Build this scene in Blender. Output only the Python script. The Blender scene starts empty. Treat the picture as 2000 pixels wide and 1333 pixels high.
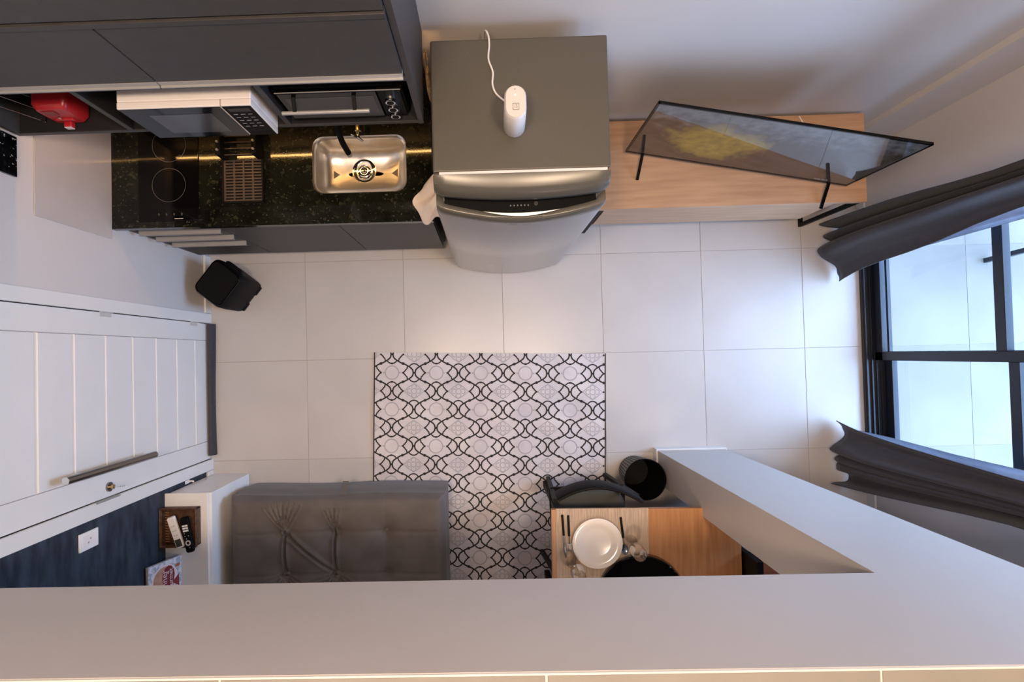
import bpy, bmesh, math, random
from mathutils import Vector, Matrix
random.seed(7)
sc = bpy.context.scene
C = sc.collection
R = math.radians

# ------------------------------------------------------------------ camera
def cam_matrix(yaw, a, b):
    return Matrix.Rotation(a, 3, 'X') @ Matrix.Rotation(b, 3, 'Y') @ Matrix.Rotation(yaw, 3, 'Z')
cd = bpy.data.cameras.new('camera')
cam = bpy.data.objects.new('camera', cd); C.objects.link(cam)
cam.matrix_world = Matrix.Translation((0, 0, 3.5)) @ cam_matrix(-0.0254758, 0.0205576, 0.0191201).to_4x4()
cd.sensor_fit = 'HORIZONTAL'; cd.sensor_width = 36.0
cd.lens = 1129.06 / 2000 * 36.0
cd.shift_x = (1000 - 928.55) / 2000
cd.shift_y = (670.28 - 666.5) / 2000
cd.clip_start = 0.05
sc.camera = cam

# ------------------------------------------------------------------ world, lights, exposure
w = bpy.data.worlds.new('sky'); sc.world = w; w.use_nodes = True
bg = w.node_tree.nodes['Background']
bg.inputs['Color'].default_value = (0.43, 0.65, 1.0, 1); bg.inputs['Strength'].default_value = 15.0

def area(name, loc, size, power, col, rot=(0, 0, 0), shape='DISK', size_y=None, portal=False):
    l = bpy.data.lights.new(name, 'AREA'); l.shape = shape; l.size = size
    if size_y: l.size_y = size_y
    l.energy = power; l.color = col
    o = bpy.data.objects.new(name, l); C.objects.link(o); o.location = loc; o.rotation_euler = rot
    if portal: l.cycles.is_portal = True
    return o
# portal in the balcony door opening: guides the sky's own light, emits nothing itself
area('door_portal', (2.46, -0.05, 1.2), 1.8, 1, (1, 1, 1), (0, R(90), 0), 'RECTANGLE', 2.4, True)
# warm ceiling lamps high above the void
WARM = (1.0, 0.75, 0.54)
CEIL = [(-0.45, -0.05, 4.58), (0.65, -0.05, 4.58)]
for i, p in enumerate(CEIL):
    area('ceiling_lamp_light', (p[0], p[1], p[2] - 0.05), 0.40, 50, WARM)
DOWN = [(0.55, -1.15, 1.955), (-0.75, -1.25, 1.955)]
for i, p in enumerate(DOWN):
    area('downlight_light', (p[0], p[1], p[2] - 0.012), 0.09, [4.2, 2.2][i], (1.0, 0.76, 0.56))
sc.view_settings.view_transform = 'Standard'; sc.view_settings.look = 'None'
sc.view_settings.gamma = 1.0; sc.view_settings.use_curve_mapping = False
sc.view_settings.exposure = 0.06

# ------------------------------------------------------------------ materials
def lin(c):
    return tuple(((v / 255) / 12.92 if v / 255 <= 0.04045 else ((v / 255 + 0.055) / 1.055) ** 2.4) for v in c)
def pm(name, col, rough=0.5, metal=0.0, col2=None, vs=6.0, st=(1, 1, 1), bump=0.0, bs=80.0, spec=0.5, coat=0.0, sheen=0.0, lo=0.35, hi=0.65, emis=None, es=0.0, rvar=0.0, detail=4.0):
    m = bpy.data.materials.new(name); m.use_nodes = True
    nt = m.node_tree; n = nt.nodes; L = nt.links
    p = n['Principled BSDF']
    p.inputs['Roughness'].default_value = rough; p.inputs['Metallic'].default_value = metal
    p.inputs['Specular IOR Level'].default_value = spec
    p.inputs['Coat Weight'].default_value = coat; p.inputs['Coat Roughness'].default_value = 0.06
    p.inputs['Sheen Weight'].default_value = sheen
    tc = n.new('ShaderNodeTexCoord'); mp = n.new('ShaderNodeMapping'); mp.inputs['Scale'].default_value = st
    L.new(tc.outputs['Object'], mp.inputs['Vector'])
    nz = n.new('ShaderNodeTexNoise'); nz.inputs['Scale'].default_value = vs; nz.inputs['Detail'].default_value = detail
    L.new(mp.outputs['Vector'], nz.inputs['Vector'])
    cr = n.new('ShaderNodeValToRGB'); cr.color_ramp.elements[0].position = lo; cr.color_ramp.elements[1].position = hi
    c2 = col2 if col2 else tuple(min(1, v * 0.94) for v in col)
    cr.color_ramp.elements[0].color = (*c2, 1); cr.color_ramp.elements[1].color = (*col, 1)
    L.new(nz.outputs['Fac'], cr.inputs['Fac']); L.new(cr.outputs['Color'], p.inputs['Base Color'])
    if rvar:
        mr = n.new('ShaderNodeMapRange'); mr.inputs['To Min'].default_value = rough - rvar; mr.inputs['To Max'].default_value = rough + rvar
        L.new(nz.outputs['Fac'], mr.inputs['Value']); L.new(mr.outputs['Result'], p.inputs['Roughness'])
    if bump:
        nb = n.new('ShaderNodeTexNoise'); nb.inputs['Scale'].default_value = bs; nb.inputs['Detail'].default_value = 3
        L.new(mp.outputs['Vector'], nb.inputs['Vector'])
        b = n.new('ShaderNodeBump'); b.inputs['Strength'].default_value = bump; b.inputs['Distance'].default_value = 0.004
        L.new(nb.outputs['Fac'], b.inputs['Height']); L.new(b.outputs['Normal'], p.inputs['Normal'])
    if emis:
        p.inputs['Emission Color'].default_value = (*emis, 1); p.inputs['Emission Strength'].default_value = es
    return m
M = {}
M['wall'] = pm('wall_paint', (0.60, 0.57, 0.56), 0.5, col2=(0.57, 0.54, 0.53), vs=2, bump=0.06, bs=160)
M['slab'] = pm('slab_paint', (0.47, 0.435, 0.415), 0.45, col2=(0.45, 0.416, 0.397), vs=1.5, bump=0.05, bs=120)
M['navy'] = pm('navy_paint', (0.046, 0.062, 0.090), 0.6, col2=(0.010, 0.015, 0.024), vs=6, st=(1, 1.0, 3.2), bump=0.1, bs=30, lo=.32, hi=.74, detail=8, spec=.3)
M['ceil'] = pm('ceiling_paint', (0.75, 0.74, 0.73), 0.7)
M['tile'] = pm('porcelain_tile', (0.53, 0.50, 0.485), 0.30, col2=(0.495, 0.467, 0.45), vs=2.5, detail=8, rvar=0.07)
M['balc'] = pm('balcony_tile', (0.175, 0.150, 0.126), 0.45, col2=(0.13, 0.113, 0.096), vs=1.5)
M['grout'] = pm('grout', (0.42, 0.38, 0.35), 0.8)
M['mgrout'] = pm('mezzanine_grout', (0.72, 0.70, 0.67), 0.8)
M['mtile'] = pm('mezzanine_tile', (0.30, 0.285, 0.26), 0.4, col2=(0.27, 0.255, 0.235), vs=4)
M['white'] = pm('white_paint', (0.80, 0.79, 0.78), 0.38)
M['doorw'] = pm('door_paint', (0.72, 0.71, 0.70), 0.36, col2=(0.70, 0.69, 0.68))
M['base'] = pm('baseboard_paint', (0.70, 0.69, 0.68), 0.3)
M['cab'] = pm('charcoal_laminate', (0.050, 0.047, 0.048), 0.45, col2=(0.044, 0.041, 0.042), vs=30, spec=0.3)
M['cab_shaded'] = pm('laminate_shaded', (0.016, 0.015, 0.016), 0.6, spec=0.2)  # darker copy of the charcoal laminate, niche shade put into its colour
M['alu'] = pm('brushed_aluminium', (0.42, 0.41, 0.405), 0.35, 0.35, st=(1, 30, 30), vs=8)
M['steel'] = pm('brushed_steel', (0.72, 0.70, 0.68), 0.3, 1.0, st=(2, 40, 40), vs=8)
M['chrome'] = pm('chrome', (0.80, 0.80, 0.80), 0.08, 1.0)
M['dsteel'] = pm('dark_steel', (0.25, 0.24, 0.24), 0.25, 1.0)
M['brass'] = pm('brass', (0.62, 0.48, 0.26), 0.25, 1.0)
M['black'] = pm('black_plastic', (0.004, 0.004, 0.0045), 0.55, spec=0.12)
M['blackg'] = pm('black_gloss', (0.003, 0.003, 0.0035), 0.06, spec=0.25)
M['blackm'] = pm('black_metal', (0.004, 0.004, 0.0045), 0.5, spec=0.12)
M['frame'] = pm('anodised_frame', (0.012, 0.016, 0.028), 0.32, 0.2)
M['fridget'] = pm('fridge_top_paint', (0.098, 0.089, 0.072), 0.42, 0.2, col2=(0.092, 0.084, 0.068), vs=120)
M['fridge'] = pm('fridge_silver', (0.40, 0.395, 0.395), 0.27, 0.75, col2=(0.38, 0.375, 0.375), vs=140)
M['fridgec'] = pm('fridge_cap', (0.105, 0.098, 0.082), 0.28, 0.15)
M['pwhite'] = pm('white_plastic', (0.80, 0.76, 0.74), 0.3)
M['grey'] = pm('grey_plastic', (0.30, 0.29, 0.28), 0.4)
M['lgrey'] = pm('pale_grey_plastic', (0.52, 0.50, 0.49), 0.4)
M['wood'] = pm('oak_laminate', (0.52, 0.315, 0.185), 0.42, col2=(0.40, 0.225, 0.125), vs=3.0, st=(1.2, 14, 14), detail=8, lo=.3, hi=.7)
M['woody'] = pm('oak_table', (0.47, 0.235, 0.105), 0.38, col2=(0.34, 0.150, 0.062), vs=3.2, st=(14, 1.2, 14), detail=8, lo=.3, hi=.7)
M['redwood'] = pm('red_brown_wood', (0.22, 0.075, 0.035), 0.45, col2=(0.15, 0.045, 0.02), vs=3, st=(2, 14, 14), detail=8)
M['velvet'] = pm('grey_velvet', (0.115, 0.098, 0.090), 0.8, col2=(0.090, 0.077, 0.071), vs=9, sheen=0.12, bump=0.05, bs=400)
M['curtain'] = pm('curtain_cloth', (0.036, 0.035, 0.045), 0.6, col2=(0.030, 0.029, 0.038), vs=40, sheen=0.10, spec=.3)
M['lining'] = pm('curtain_lining', (0.34, 0.36, 0.42), 0.7, col2=(0.20, 0.23, 0.30), vs=18)
M['rug'] = pm('rug_cloth', (0.66, 0.62, 0.63), 0.85, col2=(0.58, 0.54, 0.56), vs=7, bump=0.25, bs=9)
M['rugb'] = pm('rug_black', (0.022, 0.018, 0.020), 0.85)
M['rugg'] = pm('rug_grey', (0.42, 0.405, 0.44), 0.85)
M['red'] = pm('red_enamel', (0.42, 0.016, 0.022), 0.28, col2=(0.34, 0.012, 0.018))
M['cloth'] = pm('white_cloth', (0.74, 0.69, 0.67), 0.85, col2=(0.62, 0.57, 0.56), vs=14, bump=0.2, bs=60)
M['straw'] = pm('woven_straw', (0.50, 0.36, 0.20), 0.8, col2=(0.28, 0.19, 0.10), vs=60, bump=0.5, bs=90)
M['rattan'] = pm('brown_rattan', (0.105, 0.048, 0.024), 0.5, col2=(0.045, 0.020, 0.010), vs=50, bump=0.4, bs=120)
M['mat'] = pm('woven_placemat', (0.55, 0.42, 0.31), 0.75, col2=(0.33, 0.25, 0.20), vs=5, st=(50, 2.0, 2), lo=.3, hi=.7, bump=0.2, bs=20)
M['china'] = pm('white_china', (0.82, 0.76, 0.71), 0.12)
M['olive'] = pm('seat_fabric', (0.045, 0.043, 0.034), 0.7)
M['led'] = pm('led_strip', (1, 0.7, 0.35), 0.5, emis=(1.0, 0.52, 0.16), es=190.0)
M['lampdiff'] = pm('lamp_diffuser', (0.9, 0.85, 0.78), 0.4, emis=(1.0, 0.82, 0.64), es=2.0)
M['wired'] = pm('status_light', (0.9, 0.9, 0.9), 0.4, emis=(1, 0.95, 0.9), es=1.5)
M['paper'] = pm('book_cover', (0.66, 0.66, 0.70), 0.4, col2=(0.34, 0.36, 0.44), vs=48, lo=.42, hi=.58)
M['papert'] = pm('printed_tan', (0.50, 0.30, 0.20), 0.4, col2=(0.40, 0.20, 0.14), vs=30)
M['paperr'] = pm('printed_red', (0.20, 0.022, 0.032), 0.4)
M['papero'] = pm('printed_orange', (0.40, 0.13, 0.06), 0.4)
M['paperw'] = pm('printed_white', (0.74, 0.62, 0.64), 0.4)
M['splash'] = pm('splash_panel', (0.50, 0.465, 0.45), 0.05, col2=(0.47, 0.44, 0.425), vs=5, bump=0.03, bs=22, spec=.6)
M['ring'] = pm('printed_ring', (0.12, 0.11, 0.11), 0.25)
M['brownpl'] = pm('drainer_plastic', (0.060, 0.043, 0.034), 0.45)
M['silk'] = pm('printed_legend', (0.30, 0.30, 0.32), 0.4)

def granite(name, scale, dark, fleck, gold):
    m = pm(name, dark, 0.07, col2=tuple(v * .4 for v in dark), vs=14, spec=0.4)
    nt = m.node_tree; n = nt.nodes; L = nt.links; p = n['Principled BSDF']
    tc = [k for k in n if k.type == 'TEX_COORD'][0]; base = p.inputs['Base Color'].links[0].from_socket
    def layer(prev, sc_, lo, hi, colr, off):
        v = n.new('ShaderNodeTexNoise'); v.inputs['Scale'].default_value = sc_; v.inputs['Detail'].default_value = 2
        mp = n.new('ShaderNodeMapping'); mp.inputs['Location'].default_value = (off, off * 2, off)
        L.new(tc.outputs['Object'], mp.inputs['Vector']); L.new(mp.outputs['Vector'], v.inputs['Vector'])
        r = n.new('ShaderNodeMapRange'); r.inputs['From Min'].default_value = lo; r.inputs['From Max'].default_value = hi
        L.new(v.outputs['Fac'], r.inputs['Value'])
        mx = n.new('ShaderNodeMix'); mx.data_type = 'RGBA'
        L.new(r.outputs['Result'], mx.inputs['Factor']); L.new(prev, mx.inputs['A']); mx.inputs['B'].default_value = (*colr, 1)
        return mx.outputs['Result']
    s = layer(base, scale, .60, .68, gold, 3.1)
    s = layer(s, scale * 2.2, .66, .72, fleck, 9.4)
    L.new(s, p.inputs['Base Color'])
    return m
M['granite'] = granite('dark_granite', 42, (0.010, 0.011, 0.008), (0.075, 0.075, 0.062), (0.026, 0.026, 0.016))
M['graniteb'] = granite('backsplash_granite', 42, (0.010, 0.011, 0.008), (0.075, 0.075, 0.062), (0.026, 0.026, 0.016)); M['graniteb'].node_tree.nodes['Principled BSDF'].inputs['Roughness'].default_value = 0.5; M['graniteb'].node_tree.nodes['Principled BSDF'].inputs['Specular IOR Level'].default_value = 0.25
M['bpanel'] = granite('black_speckled_stone', 40, (0.004, 0.004, 0.005), (0.5, 0.5, 0.52), (0.01, 0.01, 0.012))

def glass(name, tint, fac, rough=0.0, edge=False):
    m = bpy.data.materials.new(name); m.use_nodes = True; nt = m.node_tree; n = nt.nodes; L = nt.links
    n.remove(n['Principled BSDF'])
    t = n.new('ShaderNodeBsdfTransparent'); t.inputs['Color'].default_value = (*tint, 1)
    g = n.new('ShaderNodeBsdfGlossy'); g.inputs['Roughness'].default_value = rough
    mx = n.new('ShaderNodeMixShader'); lw = n.new('ShaderNodeLayerWeight'); lw.inputs['Blend'].default_value = fac
    L.new(lw.outputs['Facing' if edge else 'Fresnel'], mx.inputs['Fac']); L.new(t.outputs[0], mx.inputs[1]); L.new(g.outputs[0], mx.inputs[2])
    L.new(mx.outputs[0], n['Material Output'].inputs['Surface'])
    return m
M['pane'] = glass('window_glass', (0.97, 0.985, 1.0), 0.12)
M['wine'] = glass('clear_glass', (0.97, 0.96, 0.95), 0.30, 0.02, True)

nt_ = M['lining'].node_tree; tl_ = nt_.nodes.new('ShaderNodeBsdfTranslucent'); tl_.inputs['Color'].default_value = (0.42, 0.44, 0.50, 1)
ms_ = nt_.nodes.new('ShaderNodeMixShader'); ms_.inputs['Fac'].default_value = 0.55
nt_.links.new(nt_.nodes['Principled BSDF'].outputs[0], ms_.inputs[1]); nt_.links.new(tl_.outputs[0], ms_.inputs[2]); nt_.links.new(ms_.outputs[0], nt_.nodes['Material Output'].inputs['Surface'])
def screen_mat():
    # a dim landscape on the screen: dark ground, one golden tree, and a pale top area painting in a reflection
    m = pm('tv_picture', (0.01, 0.01, 0.012), 0.03, spec=1.0)
    nt = m.node_tree; n = nt.nodes; L = nt.links; p = n['Principled BSDF']
    p.inputs['Base Color'].default_value = (0.008, 0.008, 0.01, 1)
    for l in list(p.inputs['Base Color'].links): L.remove(l)
    tc = n.new('ShaderNodeTexCoord'); sx = n.new('ShaderNodeSeparateXYZ'); L.new(tc.outputs['Object'], sx.inputs[0])
    def mth(op, a, b=None, cl=False):
        k = n.new('ShaderNodeMath'); k.operation = op; k.use_clamp = cl
        for i, v in enumerate((a, b)):
            if v is None: continue
            if isinstance(v, (int, float)): k.inputs[i].default_value = v
            else: L.new(v, k.inputs[i])
        return k.outputs[0]
    nz = n.new('ShaderNodeTexNoise'); nz.inputs['Scale'].default_value = 22; nz.inputs['Detail'].default_value = 7; L.new(tc.outputs['Object'], nz.inputs['Vector'])
    nf = n.new('ShaderNodeTexNoise'); nf.inputs['Scale'].default_value = 5; nf.inputs['Detail'].default_value = 5; L.new(tc.outputs['Object'], nf.inputs['Vector'])
    dx = mth('DIVIDE', mth('ADD', sx.outputs['X'], 0.20), 0.20); dz = mth('DIVIDE', mth('SUBTRACT', sx.outputs['Z'], 0.255), 0.17)
    d = mth('ADD', mth('SQRT', mth('ADD', mth('MULTIPLY', dx, dx), mth('MULTIPLY', dz, dz))), mth('MULTIPLY', mth('SUBTRACT', nf.outputs['Fac'], .5), 1.5))
    tree = mth('MULTIPLY', mth('SUBTRACT', 1.08, mth('ADD', d, mth('MULTIPLY', mth('SUBTRACT', nz.outputs['Fac'], .5), 1.1)), True), 3.0, True)
    def mix(f, a, b):
        k = n.new('ShaderNodeMix'); k.data_type = 'RGBA'
        L.new(f, k.inputs['Factor'])
        for nm, v in (('A', a), ('B', b)):
            if isinstance(v, tuple): k.inputs[nm].default_value = (*v, 1)
            else: L.new(v, k.inputs[nm])
        return k.outputs['Result']
    hz = mth('ADD', mth('MULTIPLY', mth('SUBTRACT', sx.outputs['Z'], 0.36), 7.0), mth('MULTIPLY', mth('SUBTRACT', nz.outputs['Fac'], .5), 2.4), True)
    bgc = mix(hz, mix(nz.outputs['Fac'], (0.006, 0.004, 0.003), (0.060, 0.038, 0.024)), mix(nz.outputs['Fac'], (0.010, 0.010, 0.012), (0.16, 0.16, 0.18)))
    tr = mix(nz.outputs['Fac'], (0.02, 0.014, 0.001), (0.42, 0.29, 0.045))
    col = mix(tree, bgc, tr)
    L.new(col, p.inputs['Emission Color']); p.inputs['Emission Strength'].default_value = 0.6
    return m
M['tvpic'] = screen_mat()

# ------------------------------------------------------------------ mesh helpers
def nb(): return bmesh.new()
def box(bm, x0, x1, y0, y1, z0, z1, bev=0.0, seg=2):
    if x0 > x1: x0, x1 = x1, x0
    if y0 > y1: y0, y1 = y1, y0
    if z0 > z1: z0, z1 = z1, z0
    vs = [bm.verts.new((x, y, z)) for z in (z0, z1) for y in (y0, y1) for x in (x0, x1)]
    fs = [bm.faces.new([vs[i] for i in f]) for f in ((0, 2, 3, 1), (4, 5, 7, 6), (0, 1, 5, 4), (2, 6, 7, 3), (0, 4, 6, 2), (1, 3, 7, 5))]
    if bev > 0:
        es = list({e for f in fs for e in f.edges})
        bmesh.ops.bevel(bm, geom=es, offset=bev, segments=seg, profile=0.5, affect='EDGES')
    return bm
def bx(*a, **k): return box(nb(), *a, **k)
def loft(bm, loops, cap0=True, cap1=True, closed=True):
    rings = [[bm.verts.new(p) for p in lp] for lp in loops]
    n = len(rings[0])
    for a, b in zip(rings[:-1], rings[1:]):
        for i in range(n if closed else n - 1):
            j = (i + 1) % n
            bm.faces.new((a[i], a[j], b[j], b[i]))
    if cap0: bm.faces.new(rings[0][::-1])
    if cap1: bm.faces.new(rings[-1])
    return rings
def rrect(x0, x1, y0, y1, r, z, n=5):
    pts = []
    for cx, cy, a0 in ((x1 - r, y1 - r, 0), (x0 + r, y1 - r, 90), (x0 + r, y0 + r, 180), (x1 - r, y0 + r, 270)):
        for i in range(n + 1):
            a = R(a0 + 90 * i / n); pts.append((cx + r * math.cos(a), cy + r * math.sin(a), z))
    return pts
def circ(cx, cy, r, z, n=24): return [(cx + r * math.cos(2 * math.pi * i / n), cy + r * math.sin(2 * math.pi * i / n), z) for i in range(n)]
def lathe(bm, prof, cx=0, cy=0, n=32, cap0=True, cap1=True):
    return loft(bm, [circ(cx, cy, max(r, 1e-4), z, n) for r, z in prof], cap0, cap1)
def tube(bm, pts, r, n=10, caps=True):
    pts = [Vector(p) for p in pts]
    rs = r if isinstance(r, (list, tuple)) else [r] * len(pts)
    t0 = (pts[1] - pts[0]).normalized()
    up = Vector((0, 0, 1)) if abs(t0.z) < 0.9 else Vector((1, 0, 0))
    u = t0.cross(up).normalized()
    loops = []
    for i, p in enumerate(pts):
        t = (pts[min(i + 1, len(pts) - 1)] - pts[max(i - 1, 0)]).normalized()
        u = (u - t * u.dot(t)).normalized(); v = t.cross(u)
        loops.append([p + (u * math.cos(2 * math.pi * k / n) + v * math.sin(2 * math.pi * k / n)) * rs[i] for k in range(n)])
    loft(bm, loops, caps, caps)
    return bm
def tb(pts, r, n=10): return tube(nb(), pts, r, n)
def bar(bm, p, q, wd, hd):
    p, q = Vector(p), Vector(q); t = (q - p).normalized()
    up = Vector((0, 1, 0)) if abs(t.z) > 0.9 else Vector((0, 0, 1))
    u = t.cross(up).normalized(); v = u.cross(t)
    loft(bm, [[c + u * a * wd / 2 + v * b * hd / 2 for a, b in ((-1, -1), (1, -1), (1, 1), (-1, 1))] for c in (p, q)])
    return bm
def spline(pts, k=8):
    out = []; P = [Vector(p) for p in pts]; P = [P[0] * 2 - P[1]] + P + [P[-1] * 2 - P[-2]]
    for i in range(1, len(P) - 2):
        a, b, c, d = P[i - 1:i + 3]
        for s in range(k):
            t = s / k
            out.append(0.5 * (2 * b + (c - a) * t + (2 * a - 5 * b + 4 * c - d) * t * t + (3 * b - a - 3 * c + d) * t ** 3))
    out.append(P[-2]); return out
def obj(name, bm, mat, parent=None, smooth=False, world=True, ang=40):
    """one mesh object; with a parent, coordinates given in world space are shifted to the parent's base"""
    bmesh.ops.recalc_face_normals(bm, faces=bm.faces[:])
    if parent is not None and world:
        r = parent; off = Vector((0, 0, 0))
        while r is not None: off += r.location; r = r.parent
        bmesh.ops.translate(bm, vec=-off, verts=bm.verts[:])
    me = bpy.data.meshes.new(name); bm.to_mesh(me); bm.free()
    me.materials.append(M[mat] if isinstance(mat, str) else mat)
    if smooth:
        me.shade_smooth()
        try: me.set_sharp_from_angle(angle=R(ang))
        except Exception: pass
    o = bpy.data.objects.new(name, me); C.objects.link(o)
    if parent is not None: o.parent = parent
    return o
def tag(o, label, cat, group=None, kind=None):
    if label: o['label'] = label
    if cat: o['category'] = cat
    if group: o['group'] = group
    if kind: o['kind'] = kind
    return o
def thing(name, label, cat, loc=(0, 0, 0), rotz=0.0, group=None):
    o = bpy.data.objects.new(name, None); C.objects.link(o); o.location = loc; o.rotation_euler = (0, 0, rotz)
    o.empty_display_size = 0.1
    return tag(o, label, cat, group)
def struct(name, bm, mat, smooth=False):
    o = obj(name, bm, mat, smooth=smooth); o['kind'] = 'structure'; return o
def structe(name, loc=(0, 0, 0)):
    o = bpy.data.objects.new(name, None); C.objects.link(o); o.location = loc; o['kind'] = 'structure'; return o
def lab(o, s): o['label'] = s; return o
def text(name, s, size, mat, parent, mw, depth=0.0004, align='CENTER'):
    """flat lettering as a mesh; mw: matrix in the parent's space"""
    cu = bpy.data.curves.new(name, 'FONT'); cu.body = s; cu.size = size; cu.extrude = depth; cu.align_x = align; cu.align_y = 'CENTER'
    cu.resolution_u = 3
    t = bpy.data.objects.new('tmp', cu); C.objects.link(t)
    dg = bpy.context.evaluated_depsgraph_get(); dg.update()
    me = bpy.data.meshes.new_from_object(t.evaluated_get(dg)); me.name = name
    bpy.data.objects.remove(t); me.transform(mw); me.materials.clear(); me.materials.append(M[mat])
    o = bpy.data.objects.new(name, me); C.objects.link(o); o.parent = parent
    return o
def basis(o, x, y):
    x = Vector(x).normalized(); y = Vector(y).normalized(); z = x.cross(y)
    m = Matrix((x, y, z)).transposed().to_4x4(); m.translation = Vector(o); return m

XL, XR, YB, YF, ZC = -1.69, 2.25, 1.17, -2.40, 4.60
CT = 0.92          # worktop height

# ================================================================== SETTING
# ---- floor with its tiles
fl = struct('floor', bx(XL - .1, XR + .0, YF, YB + .1, -0.08, -0.0025), 'grout')
def tiles(parent, gx, gy, x0, x1, y0, y1, z0, z1, mat, gap=0.0012, name='tile'):
    cache = {}
    xs = [x0] + sorted(g for g in gx if x0 + .01 < g < x1 - .01) + [x1]; ys = [y0] + sorted(g for g in gy if y0 + .01 < g < y1 - .01) + [y1]
    for i in range(len(xs) - 1):
        for j in range(len(ys) - 1):
            wx, wy = xs[i + 1] - xs[i] - 2 * gap, ys[j + 1] - ys[j] - 2 * gap
            key = (round(wx, 4), round(wy, 4))
            if key not in cache:
                b = nb(); box(b, -wx / 2, wx / 2, -wy / 2, wy / 2, z0, z1, 0.0008, 1)
                me = bpy.data.meshes.new(name); bmesh.ops.recalc_face_normals(b, faces=b.faces[:]); b.to_mesh(me); b.free(); me.materials.append(M[mat]); cache[key] = me
            o = bpy.data.objects.new(name, cache[key]); C.objects.link(o); o.parent = parent
            o.location = Vector(((xs[i] + xs[i + 1]) / 2, (ys[j] + ys[j + 1]) / 2, 0)) - parent.location
GX = [-1.0958 + .6 * i for i in range(-1, 8)]; GY = [0.5922 - .6 * j for j in range(-1, 6)]
tiles(fl, GX, GY, XL, XR, YF, YB, -0.0025, 0.0, 'tile')
# ---- walls
D0, D1, DH = 0.232, -0.592, 2.10       # door opening (y) and height
b = nb()
box(b, XL - .12, XL, D0, YB + .1, 0, ZC); box(b, XL - .12, XL, D1, D0, DH, ZC); box(b, XL - .12, XL, -0.655, D1, 0, ZC); box(b, XL - .12, XL, YF, -0.655, 2.42, ZC)
wl = struct('wall_left', b, 'wall')
struct('wall_left_navy', bx(XL - .12, XL, YF, -0.655, 0, 2.42), 'navy')
b = nb(); box(b, XL - .12, XR + .3, YB, YB + .1, 0, ZC); box(b, 2.035, XR, YB - .03, YB, 0, ZC)
struct('wall_back', b, 'wall')
b = nb()
WO0, WO1, WH = 0.715, -0.765, 2.40
box(b, XR, XR + .16, WO0, YB, 0, ZC); box(b, XR, XR + .16, YF, WO1, 0, ZC); box(b, XR, XR + .16, WO1, WO0, WH, ZC)
struct('wall_right', b, 'wall')
struct('wall_front', bx(XL - .12, XR + .16, YF - .1, YF, 0, ZC), 'wall')
struct('wall_stair', bx(1.26, XR, YF, -1.19, 0, 1.97), 'navy')
struct('ceiling', bx(XL - .12, XR + .16, YF - .1, YB + .1, ZC, ZC + .1), 'ceil')
# ---- mezzanine slab and column
sl = struct('mezzanine_slab', bx(XL, XR, YF, -0.591, 1.97, 2.412), 'slab')
tiles(sl, [-1.123, -0.514, 0.095, 0.705, 1.315, 1.925], [-1.20, -1.80], XL, XR, YF, -0.5935, 2.412, 2.42, 'mtile', 0.0022)
obj('grout_bed', bx(XL, XR, YF, -0.592, 2.412, 2.4175), 'mgrout', sl)
col = struct('column', bx(0.991, 1.385, -0.783, -0.591, 0, 1.97), 'slab')
b = nb(); box(b, 0.981, 1.395, -0.591, -0.581, 0, 0.07, .002, 1); box(b, 0.981, 0.991, -0.783, -0.591, 0, 0.07, .002, 1); box(b, 1.385, 1.395, -0.783, -0.591, 0, 0.07, .002, 1)
obj('baseboard', b, 'base', col)
# ---- baseboards
struct('baseboard_left', bx(XL, XL + .013, 0.292, 0.64, 0, 0.07, bev=.003), 'base')
struct('baseboard_left_navy', bx(XL, XL + .013, YF, -0.657, 0, 0.07, bev=.003), 'base')
struct('baseboard_right', bx(XR - .013, XR, -1.19, WO1 - .0, 0, 0.07, bev=.003), 'base')
struct('baseboard_corner', bx(XR - .013, XR, WO0, YB - .03, 0, 0.07, bev=.003), 'base')
b = nb(); box(b, 0.5, 2.035, YB - .013, YB, 0, .07, .003); box(b, 2.035, XR - .013, YB - .043, YB - .03, 0, .07, .003)
struct('baseboard_back', b, 'base')
struct('baseboard_stair', bx(1.26, XR - .013, -1.19, -1.177, 0, 0.07, bev=.003), 'base')
# ---- entrance door
dr = structe('door_1', (XL, -0.18, 0))
LX0, LX1 = XL - .045, XL - .002
b = nb(); box(b, LX0, LX1, 0.128, D0 - .003, .008, DH - .003, .0015, 1); obj('stile', b, 'doorw', dr)
b = nb(); box(b, LX0, LX1, D1 + .003, -0.482, .008, DH - .003, .0015, 1); obj('stile', b, 'doorw', dr)
GZ = [0.008] + [0.181 + .1967 * i for i in range(10)] + [DH - .003]
for i in range(len(GZ) - 1):
    b = nb(); box(b, LX0, LX1 - .001, -0.481, 0.127, GZ[i] + .007, GZ[i + 1] - .007, .003, 1); obj('plank', b, 'doorw', dr)
obj('backing', bx(LX0 - .003, LX1 - .005, -0.481, 0.127, 0.008, DH - .004), pm('groove_cream', (0.80, 0.74, 0.66), .5), dr)
b = nb(); box(b, XL - .06, XL + .014, D0, 0.290, 0, DH + .06, .003); obj('casing', b, 'doorw', dr)
b = nb(); box(b, XL - .06, XL + .014, -0.655, D1, 0, DH + .06, .003); obj('casing', b, 'doorw', dr)
b = nb(); box(b, XL - .06, XL + .014, D1, D0, DH, DH + .06, .003); obj('casing', b, 'doorw', dr)
for z in (0.19, 0.965, 1.85):
    h = obj('hinge', tb([(XL + .005, D0 + .002, z - .04), (XL + .005, D0 + .002, z + .04)], .006, 10), 'lgrey', dr, True)
    b = nb(); box(b, XL - .002, XL + .0015, D0 - .022, D0 - .002, z - .038, z + .038); obj('hinge_plate', b, 'lgrey', h)
hd = obj('pull_handle', tb([(XL + .06, -.447, .70), (XL + .06, -.447, 1.30)], .0155, 16), 'dsteel', dr, True)
for z in (0.83, 1.17): obj('handle_post', tb([(XL - .003, -.447, z), (XL + .055, -.447, z)], .007), 'chrome', hd, True)
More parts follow.
